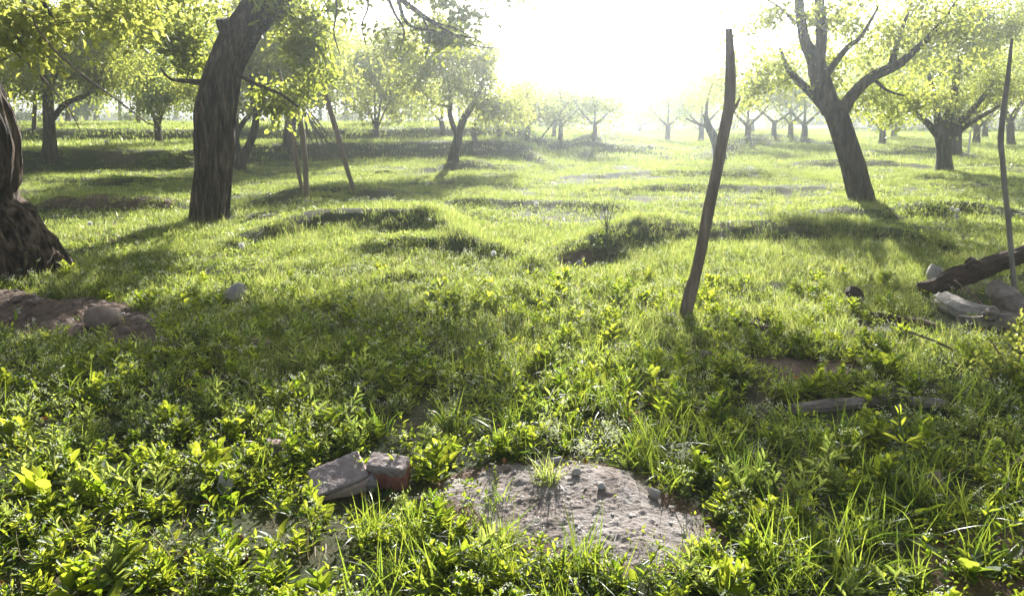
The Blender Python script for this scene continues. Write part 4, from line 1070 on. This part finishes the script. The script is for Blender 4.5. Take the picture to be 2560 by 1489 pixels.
def weed(r, h, nl, ll, bud=12, lean=.25, spread=.9, wr=.42):
    mb = MB()
    ax = np.array((r.normal() * lean, r.normal() * lean, 1.0))
    path = spline(np.array([[0, 0, -.02], [*(ax * h * .5 + r.normal(size=3) * .01)], [*(ax * h)]]), h / 5)
    tube(mb, path, np.linspace(.0028, .0016, len(path)), 4, 1, cap=False, tint=.5)
    u = np.linspace(.08, .97, nl) + r.normal(size=nl) * .02
    u = np.clip(u, .03, 1)
    idx = u * (len(path) - 1); i = np.clip(idx.astype(int), 0, len(path) - 2); f = (idx - i)[:, None]
    P = path[i] * (1 - f) + path[i + 1] * f
    a = np.arange(nl) * 2.4 + r.normal(size=nl) * .3
    el = .5 + .5 * u + r.normal(size=nl) * .2
    D = np.stack([np.cos(a) * np.cos(el) * spread, np.sin(a) * np.cos(el) * spread, np.sin(el)], 1)
    L = ll * (1.15 - .6 * u) * r.uniform(.75, 1.25, nl)
    U = np.stack([-np.cos(a) * .6, -np.sin(a) * .6, np.ones(nl)], 1) + r.normal(size=(nl, 3)) * .2
    leaves(mb, P, D, U, L, L * wr, .15 + .6 * r.random(nl), 0, True, .16)
    if bud:
        B = path[-1] + r.normal(size=(bud, 3)) * np.array((.012, .012, .008)) + np.array((0, 0, .008))
        leaves(mb, B, unit(r, bud) + np.array((0, 0, .7)), unit(r, bud), r.uniform(.005, .009, bud), .005, r.random(bud), 2, False, 0)
    return mb
def bushweed(r, ns, h, ll, bud, wr=.42):
    mb = MB()
    for k in range(ns):
        w = weed(r, h * r.uniform(.6, 1.05), int(r.integers(9, 19)), ll, bud if r.random() < .7 else 0, .35, wr=wr)
        off = np.array((r.normal() * .03, r.normal() * .03, 0))
        for v, f, t, m_ in zip(w.v, w.f, w.t, w.m):
            pass
        base = mb.n
        for v in w.v: mb.v.append(v + off)
        for f in w.f: mb.f.append(f + base)
        mb.t += w.t; mb.m += w.m; mb.n += w.n
    return mb
def rosette(r, nl, ll, wr=.3, el0=.7):
    mb = MB()
    for k in range(nl):
        a = k * 2.4 + r.normal() * .3
        L = ll * r.uniform(.6, 1.15)
        el = np.clip(el0 + r.normal() * .25, .15, 1.4)
        d = np.array((math.cos(a) * math.cos(el), math.sin(a) * math.cos(el), math.sin(el)))
        s = np.cross(d, (0, 0, 1.0)); s /= np.linalg.norm(s)
        nrm = np.cross(s, d)
        tw = r.normal() * .4
        s = s * math.cos(tw) + nrm * math.sin(tw)
        nrm = np.cross(s, d)
        us = np.array([0, .18, .4, .62, .82, 1.0]); ws = np.array([.12, .3, .85, 1.0, .7, .03]) * L * wr * .5
        c = d[None] * (us * L)[:, None] - nrm[None] * ((us ** 2) * L * r.uniform(.05, .35))[:, None]
        rip = r.normal(size=len(us)) * L * .015
        V = np.concatenate([c - s * ws[:, None] + nrm * (ws * .35 + rip)[:, None], c, c + s * ws[:, None] + nrm * (ws * .35 - rip)[:, None]])
        n6 = len(us); f = []
        for j in range(n6 - 1): f += [(j, j + n6, j + n6 + 1, j + 1), (j + n6, j + 2 * n6, j + 2 * n6 + 1, j + n6 + 1)]
        mb.add(V - (0, 0, .01), f, .1 + .6 * r.random(), 0)
    return mb
def herb(r, n, rad, ll):
    mb = MB()
    a = r.uniform(0, 2 * math.pi, n); q = rad * np.sqrt(r.random(n))
    P = np.stack([np.cos(a) * q, np.sin(a) * q, r.random(n) * .05 * (1 - (q / rad) ** 2) + .004], 1)
    D = unit(r, n) * np.array((1, 1, .6)) + np.array((0, 0, .5))
    leaves(mb, P, D, r.normal(size=(n, 3)) * .5 + np.array((0, 0, 1)), ll * r.uniform(.6, 1.3, n), ll * .45, .1 + .7 * r.random(n), 0, False, .15)
    return mb

def scatter(name, label, protos, mats, P, rz, scl, idx, lean=None, smooth=True):
    """ONE stuff object: a cloud of points on which geometry nodes stand the plant meshes"""
    coll = bpy.data.collections.new(name + '_plants')
    for i, mb in enumerate(protos):
        o = bpy.data.objects.new('%s_plant_%02d' % (name, i), mb.mesh(name + '_plant', mats, smooth))
        coll.objects.link(o)
    n_ = len(P)
    me = bpy.data.meshes.new(name)
    me.vertices.add(n_)
    me.vertices.foreach_set('co', np.asarray(P, np.float32).ravel())
    rot_ = np.zeros((n_, 3), np.float32); rot_[:, 2] = rz
    if lean is not None: rot_[:, :2] = lean
    for nm, ty, val, key in (('rot', 'FLOAT_VECTOR', rot_.ravel(), 'vector'), ('scl', 'FLOAT', scl, 'value'), ('idx', 'INT', idx, 'value')):
        a_ = me.attributes.new(nm, ty, 'POINT')
        a_.data.foreach_set(key, np.asarray(val, np.int32 if ty == 'INT' else np.float32))
    o = bpy.data.objects.new(name, me)
    COL.objects.link(o)
    ng = bpy.data.node_groups.new(name + '_nodes', 'GeometryNodeTree')
    ng.interface.new_socket('Geometry', in_out='INPUT', socket_type='NodeSocketGeometry')
    ng.interface.new_socket('Geometry', in_out='OUTPUT', socket_type='NodeSocketGeometry')
    N, Lk = ng.nodes, ng.links
    gi, go = N.new('NodeGroupInput'), N.new('NodeGroupOutput')
    ci = N.new('GeometryNodeCollectionInfo')
    ci.inputs['Collection'].default_value = coll
    ci.inputs['Separate Children'].default_value = True
    ci.inputs['Reset Children'].default_value = True
    ip = N.new('GeometryNodeInstanceOnPoints')
    ip.inputs['Pick Instance'].default_value = True
    def attr(nm, ty):
        q = N.new('GeometryNodeInputNamedAttribute'); q.data_type = ty; q.inputs['Name'].default_value = nm
        return next(s for s in q.outputs if s.name == 'Attribute' and s.enabled)
    Lk.new(gi.outputs[0], ip.inputs['Points'])
    Lk.new(ci.outputs[0], ip.inputs['Instance'])
    Lk.new(attr('idx', 'INT'), ip.inputs['Instance Index'])
    Lk.new(attr('rot', 'FLOAT_VECTOR'), ip.inputs['Rotation'])
    Lk.new(attr('scl', 'FLOAT'), ip.inputs['Scale'])
    Lk.new(ip.outputs[0], go.inputs[0])
    md = o.modifiers.new('scatter', 'NODES'); md.node_group = ng
    return tag(o, label, 'plants', kind='stuff')

def field(r, y0, y1, dens, margin=1.2):
    """random ground points in the strip y0..y1 of the view wedge, dens per square metre (number or function of x, y)"""
    half = lambda y: .70 * y + margin
    area = (y1 - y0) * (half(y0) + half(y1))
    dmax = dens if np.isscalar(dens) else dens[0]
    n_ = int(area * dmax)
    y = np.sqrt(r.random(n_) * ((y1 + margin) ** 2 - (y0 + margin) ** 2) + (y0 + margin) ** 2) - margin
    x = (r.random(n_) * 2 - 1) * half(y)
    if not np.isscalar(dens):
        k_ = r.random(n_) * dmax < dens[1](x, y)
        x, y = x[k_], y[k_]
    return x, y
CLEAR = [np.array([at(*q)[:2] for q in Q]) for Q in ([(750, 1190), (930, 1120), (1050, 1128), (1060, 1240), (960, 1272), (790, 1268), (745, 1235)], [(2270, 735), (2440, 700), (2640, 660), (2640, 860), (2390, 840), (2330, 800)],
    [(1830, 800), (1970, 810), (1970, 856), (1840, 845)], [(540, 735), (640, 735), (650, 785), (540, 785)], [(1960, 1010), (2390, 995), (2390, 1060), (1960, 1065)], [(2130, 790), (2350, 795), (2350, 850), (2080, 868)])]
def bare_at(x, y, soft=.0):
    b_ = np.zeros(np.shape(x), bool)
    for P, k_ in ((SAND, .98), (SOIL, .88), (BARE[0], .9), (BARE[2], .9)):
        c_ = P.mean(0)
        b_ |= inside(c_ + (P - c_) * k_, x + .09 * (noise(x * 9, y * 9, 0, 91) - .5), y + .09 * (noise(x * 9, y * 9, 0, 92) - .5))
    return b_
def plant(name, label, protos, mats, xs, ys, r, smin, smax, bare_keep=.012, lean=.12, zoff=0.0):
    clear = np.zeros(len(xs), bool)
    for P in CLEAR: clear |= inside(P, xs, ys)
    k_ = (~bare_at(xs, ys) | (r.random(len(xs)) < bare_keep)) & (~clear | (r.random(len(xs)) < .14))
    xs, ys = xs[k_], ys[k_]
    P = np.stack([xs, ys, height(xs, ys) + zoff], 1)
    n_ = len(P)
    return scatter(name, label, protos, [M[q] for q in mats], P, r.uniform(0, 2 * math.pi, n_), r.uniform(smin, smax, n_), r.integers(0, len(protos), n_), r.normal(size=(n_, 2)) * lean)

r = np.random.default_rng(21)
def clumpy(x, y, s, seed, lo, hi): return sstep(lo, hi, fbm(x * s, y * s, 0, seed, 3))
def pxy(x, y): return project(np.stack([x, y, height(x, y)], -1))

# far grass
tf = [tuft(r, 22, .30, (.06, .15), .014, .45, .3) for _ in range(4)]
x, y = field(r, 22, 62, 16, 3)
plant('far_grass', 'short sunlit grass on the far terraces', tf, ['grass'], x, y, r, .8, 1.3)
# middle grass
tm = [tuft(r, 34, .12, (.035, .10), .0065, .5, .4) for _ in range(6)]
x, y = field(r, 9.5, 23, (70, lambda x, y: 70 * (.22 + .78 * clumpy(x, y, 1.3, 5, .38, .58))), 2)
plant('middle_grass', 'short grass over the mounds in the middle of the orchard', tm, ['grass'], x, y, r, .7, 1.35)
# near grass
tn = [tuft(r, 30, .08, (.04, .13), .0045, .45, .5, straw=.08) for _ in range(6)]
x, y = field(r, 4.3, 10, (210, lambda x, y: 210 * (.18 + .82 * clumpy(x, y, 1.5, 6, .38, .58))), 1.5)
plant('near_grass', 'thin short grass in front of the mounds', tn, ['grass', 'straw'], x, y, r, .7, 1.3)
# tall meadow grass on the right
tt = [tuft(r, 22, .08, (.07, .19), .004, .35, .4, straw=.2) for _ in range(4)]
x, y = field(r, 4.8, 9.0, (90, lambda x, y: 90 * sstep(.6, 1.8, x + .3 * np.sin(y * 2)) * (.4 + .6 * clumpy(x, y, .9, 9, .3, .6))), 1)
plant('tall_grass', 'taller feathery grass around the tall crooked stake', tt, ['grass', 'straw'], x, y, r, .7, 1.2)
dr = [tuft(r, 7, .06, (.10, .26), .003, .6, .5) for _ in range(4)]
x, y = field(r, 1.8, 8, (9, lambda x, y: 9 * clumpy(x, y, .9, 61, .4, .6)), .6)
plant('dry_grass', 'sparse dry straw stalks among the green', dr, ['straw'], x, y, r, .7, 1.2, lean=.3)
# foreground long grass
tl = [tuft(r, 34, .07, (.14, .30), .0065, .55, .75, seg=5) for _ in range(5)]
def dl(x, y):
    px, py = pxy(x, y)
    w = np.where((px > 1560) & (px < 2350) & (py > 1080), 40, np.where(px < 950, 6, 14))
    w = np.where((py > 1320) & (px > 900) & (px < 2150), 70, w)
    return w
x, y = field(r, 1.3, 4.6, (85, dl), 1.5)
plant('long_grass', 'long arching grass blades round the sandy patch', tl, ['grass_deep'], x, y, r, .6, 1.1, lean=.2)
# longer grass left standing round the feet of trunks and stakes
fx, fy = [], []
for px, py, rad_, n_ in [(520, 550, .40, 70), (2155, 505, .26, 46), (40, 688, .55, 70), (122, 386, .3, 30), (600, 428, .3, 30), (1132, 404, .25, 30), (2360, 428, .28, 34), (1714, 806, .10, 34), (2538, 742, .08, 16), (760, 482, .10, 14), (768, 502, .10, 14), (886, 478, .10, 14), (588, 756, .16, 26), (2336, 716, .2, 20), (258, 840, .16, 6), (2480, 800, .4, 26)]:
    b_ = at(px, py); a_ = r.uniform(0, 2 * math.pi, n_); q_ = rad_ * r.uniform(.85, 1.5, n_)
    fx.append(b_[0] + np.cos(a_) * q_); fy.append(b_[1] + np.sin(a_) * q_)
plant('foot_grass', 'longer grass standing round the feet of trunks and stakes', tt, ['grass', 'straw'], np.concatenate(fx), np.concatenate(fy), r, .6, 1.15, bare_keep=.3)
# weeds
wv = [bushweed(r, int(r.integers(2, 5)), r.uniform(.10, .20), r.uniform(.046, .082), 18, r.uniform(.34, .48)) for _ in range(9)]
def dw(x, y):
    px, py = pxy(x, y)
    w = 44 * (.12 + .88 * clumpy(x, y, 1.9, 12, .38, .56))
    w = np.where((px > 1650) & (px < 2350) & (py > 1120) & (py < 1360), w * .6, w)
    w = np.where(px > 2250, w * .5, w)
    w = w * (1 + .5 * (1 - sstep(2.7, 3.3, y)) * (px < 2150))
    return w * (1 - .75 * sstep(5.0, 7.0, y))
x, y = field(r, 1.3, 7.2, (68, dw), 1.5)
plant('leafy_weeds', 'leafy weeds with tiny pale flower heads covering the foreground', wv, ['weed', 'stem', 'flower'], x, y, r, .55, 1.2, lean=.18)
wl = [bushweed(r, int(r.integers(2, 4)), r.uniform(.12, .2), r.uniform(.06, .085), 0, .24) for _ in range(5)]
x, y = field(r, 1.3, 7.0, (30, lambda x, y: dw(x + 3.1, y * 1.07 + .4) * .55), 1.5)
plant('narrow_leaf_weeds', 'grey-green narrow leaved weeds mixed into the foreground', wl, ['weed_grey', 'stem', 'flower'], x, y, r, .6, 1.2, lean=.22)
wh = [bushweed(r, int(r.integers(4, 8)), r.uniform(.07, .15), .024, 10, .5) for _ in range(6)]
x, y = field(r, 1.3, 8.5, (44, lambda x, y: 44 * (.2 + .8 * clumpy(x, y, 1.3, 33, .4, .58)) * (.6 + .4 * sstep(2.8, 4.0, y))), 1.5)
plant('fine_weeds', 'fine small leaved weeds between the bigger ones', wh, ['weed_grey', 'stem', 'flower'], x, y, r, .7, 1.25, lean=.2)
rs = [rosette(r, int(r.integers(6, 10)), r.uniform(.09, .14)) for _ in range(6)]
x, y = field(r, 1.3, 5.5, (22, lambda x, y: 22 * clumpy(x, y, 1.2, 15, .35, .6)), 1.5)
plant('broad_weeds', 'broad leaved weeds among the foreground plants', rs, ['weed'], x, y, r, .6, 1.15, lean=.1)
hb = [herb(r, 46, .10, .022) for _ in range(5)]
x, y = field(r, 1.3, 9.0, (75, lambda x, y: 75 - 6 * y), 1.5)
plant('low_herbs', 'low creeping herbs under the weeds and grass', hb, ['weed'], x, y, r, .7, 1.4, bare_keep=.09)
hm_ = [herb(r, 30, .13, .035) for _ in range(4)]
x, y = field(r, 7.5, 20, (16, lambda x, y: 16 * clumpy(x, y, .9, 44, .42, .6)), 1)
plant('patchy_herbs', 'silvery patches of broad little leaves in the middle grass', hm_, ['weed_grey'], x, y, r, .8, 1.5)
sw = [weed(r, r.uniform(.07, .12), 10, .03, 14, .3) for _ in range(5)]
x, y = field(r, 4.5, 13, (26, lambda x, y: 26 * clumpy(x, y, .7, 18, .4, .6)), 1)
plant('small_weeds', 'small weeds scattered through the middle grass', sw, ['weed', 'stem', 'flower'], x, y, r, .7, 1.3)

# ------------------------------------------------------------------ plants that stand out one by one
def dandelion(px, py, dia, stem, label, seed, group=None):
    b = at(px, py + stem)
    d = np.linalg.norm(b - np.array((0, 0, EYE))) / F
    h = stem * d * 1.02
    t = thing('dandelion_clock', label, 'flower', b, group)
    mb = MB(); tube(mb, spline(np.array([[*(b - (0, 0, .02))], [*(b + (.008, 0, h * .5))], [*(b + (0, 0, h))]]), .03), .0025, 5, cap=False); mb.build('stem', M['stem'], t)
    rr = np.random.default_rng(seed); n_ = 150
    c = b + np.array((0, 0, h)); R_ = max(.018, dia / 2 * d)
    V = unit(rr, n_)
    mb = MB()
    leaves(mb, np.repeat(c[None], n_, 0), V, unit(rr, n_), R_, R_ * .10, .5, 0, False, 0)
    leaves(mb, c + V * R_ * .72, unit(rr, n_), V, R_ * .5, R_ * .35, .5, 0, False, 0)
    mb.build('seed_head', M['seed'], t)
for i, (px, py, dia, st, lab) in enumerate([
    (228, 562, 11, 22, 'white dandelion clock in the grass right of the left trunk'),
    (606, 615, 14, 26, 'white dandelion clock below the foot of the cracked trunk'),
    (1234, 633, 13, 24, 'white dandelion clock in the sunlit grass left of the dark hollow'),
    (1448, 657, 14, 26, 'white dandelion clock at the edge of the dark hollow'),
    (2378, 524, 9, 16, 'upper left of the three dandelion clocks together on the right'),
    (2391, 529, 9, 18, 'upper right of the three dandelion clocks together on the right'),
    (2388, 543, 9, 16, 'lowest of the three dandelion clocks together on the right'),
    (2070, 484, 7, 12, 'small white dandelion clock left of the leaning trunk foot'),
    (267, 357, 7, 14, 'white dandelion clock far off on the left bank'),
    (1341, 511, 12, 12, 'white dandelion clock on the pale sunlit slope in the middle')]):
    dandelion(px, py, dia, st, lab, 50 + i)

def tall_plant():
    b = at(2268, 1215)
    Y = b[1]
    t = thing('tall_weed', 'tall single-stemmed weed with paired pointed leaves at lower right', 'plant', b)
    P = limb_path([(2270, 1222, 8), (2264, 1160, 8), (2258, 1100, 7), (2250, 1060, 6), (2248, 1015, 4)], Y, .02)
    mb = MB(); tube(mb, P[:, :3], P[:, 3], 8); mb.build('stem', M['stem'], t)
    for (x0, y0, x1, y1, w, dd) in [(2256, 1108, 2208, 1076, .018, -.02), (2258, 1108, 2308, 1086, .018, -.03), (2256, 1108, 2250, 1080, .016, -.05), (2250, 1066, 2226, 1046, .014, -.02), (2251, 1066, 2264, 1042, .014, -.02), (2248, 1040, 2240, 1012, .010, 0), (2249, 1040, 2252, 1008, .010, .01), (2249, 1038, 2262, 1028, .010, .02), (2262, 1180, 2262, 1160, .016, -.05)]:
        a_, e_ = pt(x0, y0, Y), pt(x1, y1, Y + dd)
        mb = MB(); leaves(mb, a_[None], (e_ - a_)[None], np.array([[0, -.5, 1.0]]), np.linalg.norm(e_ - a_), w, .7, 0, True, .12)
        mb.build('leaf', M['weed'], t)
tall_plant()

def single(name, label, cat, px, py, mb, mats, part, s=1.0, rz=0.0, top=None):
    b = at(px, py)
    if top is not None: b[2] = top(b[0], b[1])
    mb.v = [rot(v * s, rz) + b for v in mb.v]
    o = mb.build(name, [M[q] for q in mats])
    return tag(o, label, cat)
rr = np.random.default_rng(77)
single('grass_clump', 'dark green grass clump growing on the sandy patch', 'grass', 1365, 1222, tuft(rr, 90, .06, (.08, .17), .006, .7, .5, seg=4), ['grass', 'straw'], None, 1.0, 0, sand_top)
single('small_weed', 'small pale upright weed on the left part of the sand', 'plant', 1243, 1228, weed(rr, .10, 14, .022, 14, .1), ['weed', 'stem', 'flower'], None, 1.0, .5, sand_top)
single('broad_leaf_plant', 'clump of big upright leaves in the sun at far lower left', 'plant', 100, 1250, rosette(rr, 9, .20, .28, 1.1), ['weed'], None)
single('broad_leaf_plant', 'clump of big yellow-green leaves at lower left, right of the upright clump', 'plant', 265, 1245, rosette(rr, 8, .19, .26, 1.0), ['weed'], None)
single('broad_leaf_plant', 'low dock with long shaded leaves in the lower right corner', 'plant', 2420, 1430, rosette(rr, 8, .2, .34, .35), ['grass_deep'], None)
single('broad_leaf_plant', 'broad shaded leaves below the tall single-stemmed weed', 'plant', 2290, 1290, rosette(rr, 7, .18, .3, .6), ['weed'], None)
single('grass_clump', 'pair of tall arched grass blades at the bottom right of the sand', 'grass', 1850, 1405, tuft(rr, 16, .08, (.14, .24), .010, .35, .9, seg=6), ['grass', 'straw'], None)
def plume(px, py, hpx, label, seed):
    b = at(px, py); d = np.linalg.norm(b - np.array((0, 0, EYE))) / F
    h = hpx * d
    rq = np.random.default_rng(seed)
    t = thing('feathery_weed', label, 'plant', b)
    mb = MB(); tip = b + np.array((rq.normal() * .02, 0, h))
    path = spline(np.array([[*b], [*(b * .5 + tip * .5 + rq.normal(size=3) * .01)], [*tip]]), .02)
    tube(mb, path, .002, 4, cap=False); mb.build('stem', M['stem'], t)
    n_ = 260; u = .45 + .55 * rq.random(n_)
    P = b + (tip - b) * u[:, None] + rq.normal(size=(n_, 3)) * np.array((.028, .028, .02)) * (.4 + u[:, None])
    mb = MB(); leaves(mb, P, unit(rq, n_) + np.array((0, 0, .5)), unit(rq, n_), rq.uniform(.008, .02, n_), .0025, rq.random(n_), 0, False, .1)
    tag(mb.build('plume', M['flower'], t), kind='stuff')
plume(1510, 1150, 100, 'pale feathery weed glowing behind the sandy patch', 3)
plume(1705, 1170, 60, 'pale feathery weed right of the sand, lower and broader', 4)
plume(1385, 1120, 70, 'pale feathery weed left of the tallest feathery one', 5)
plume(1448, 1150, 50, 'small feathery weed at the back edge of the sand', 6)
# leafy sapling at the right edge
def sapling():
    b = at(2530, 960); Y = b[1]
    t = thing('leafy_sapling', 'leafy shoot with bright round leaves under the split log at right edge', 'shrub', b)
    rq = np.random.default_rng(9)
    mb = MB(); ends = []
    for q in ([(2530, 965, 7), (2515, 920, 5), (2490, 870, 4), (2460, 830, 2)], [(2530, 960, 6), (2545, 910, 4), (2556, 850, 3), (2550, 800, 2)], [(2522, 940, 4), (2480, 930, 3), (2440, 905, 2)]):
        P = limb_path(q, Y, .03); tube(mb, P[:, :3], P[:, 3], 6); ends.append(P[2:, :3])
    mb.build('stem', M['pole_wood'], t)
    E = np.concatenate(ends); n_ = 240
    P = E[rq.integers(0, len(E), n_)] + rq.normal(size=(n_, 3)) * .035
    mb = MB(); leaves(mb, P, unit(rq, n_), rq.normal(size=(n_, 3)) * .6 + np.array((0, -.6, .5)), rq.uniform(.018, .036, n_), .024, .4 + .6 * rq.random(n_), 0, True, .1)
    mb.build('foliage', M['leaf'], t)
sapling()
# fallen dry leaves
def litter():
    rq = np.random.default_rng(15); n_ = 260
    x, y = field(rq, 1.8, 6, 8, .5)
    z = height(x, y)
    P = np.stack([x, y, z + .02], 1); n_ = len(P)
    mb = MB(); leaves(mb, P, unit(rq, n_) * np.array((1, 1, .3)), rq.normal(size=(n_, 3)) * .4 + np.array((0, 0, 1)), rq.uniform(.02, .045, n_), .02, rq.random(n_), 0, True, .3)
    tag(mb.build('fallen_leaves', M['dry_leaf']), 'dry brown leaves lying among the weeds', 'leaves', kind='stuff')
litter()
# bare twiggy weed on the ridge by the hollow
def twiggy():
    b = at(1518, 572); rq = np.random.default_rng(8); mb = MB()
    for k_ in range(6):
        e = b + np.array((rq.normal() * .12, rq.normal() * .1, rq.uniform(.2, .42)))
        tube(mb, np.array([b, (b + e) / 2 + rq.normal(size=3) * .02, e]), np.array([.004, .003, .0015]), 4, cap=False)
    tag(mb.build('twiggy_weed', M['bark_dark']), 'bare twiggy weed on the ridge above the dark hollow', 'plant')
twiggy()

# ------------------------------------------------------------------ air
hz = MB(); box(hz, (0, 108, 9.0), (640, 330, 22.0))
ho = hz.build('haze', bpy.data.materials.new('haze'))
hm = ho.data.materials[0]; hm.use_nodes = True
hm.node_tree.nodes.clear()
vo = hm.node_tree.nodes.new('ShaderNodeOutputMaterial'); pv = hm.node_tree.nodes.new('ShaderNodeVolumePrincipled')
pv.inputs['Color'].default_value = (.84, .92, 1.0, 1)
pv.inputs['Density'].default_value = HAZE_DENSITY
pv.inputs['Anisotropy'].default_value = HAZE_G
hm.node_tree.links.new(pv.outputs[0], vo.inputs['Volume'])
tag(ho, 'sunlit morning haze hanging over the orchard', kind='stuff')
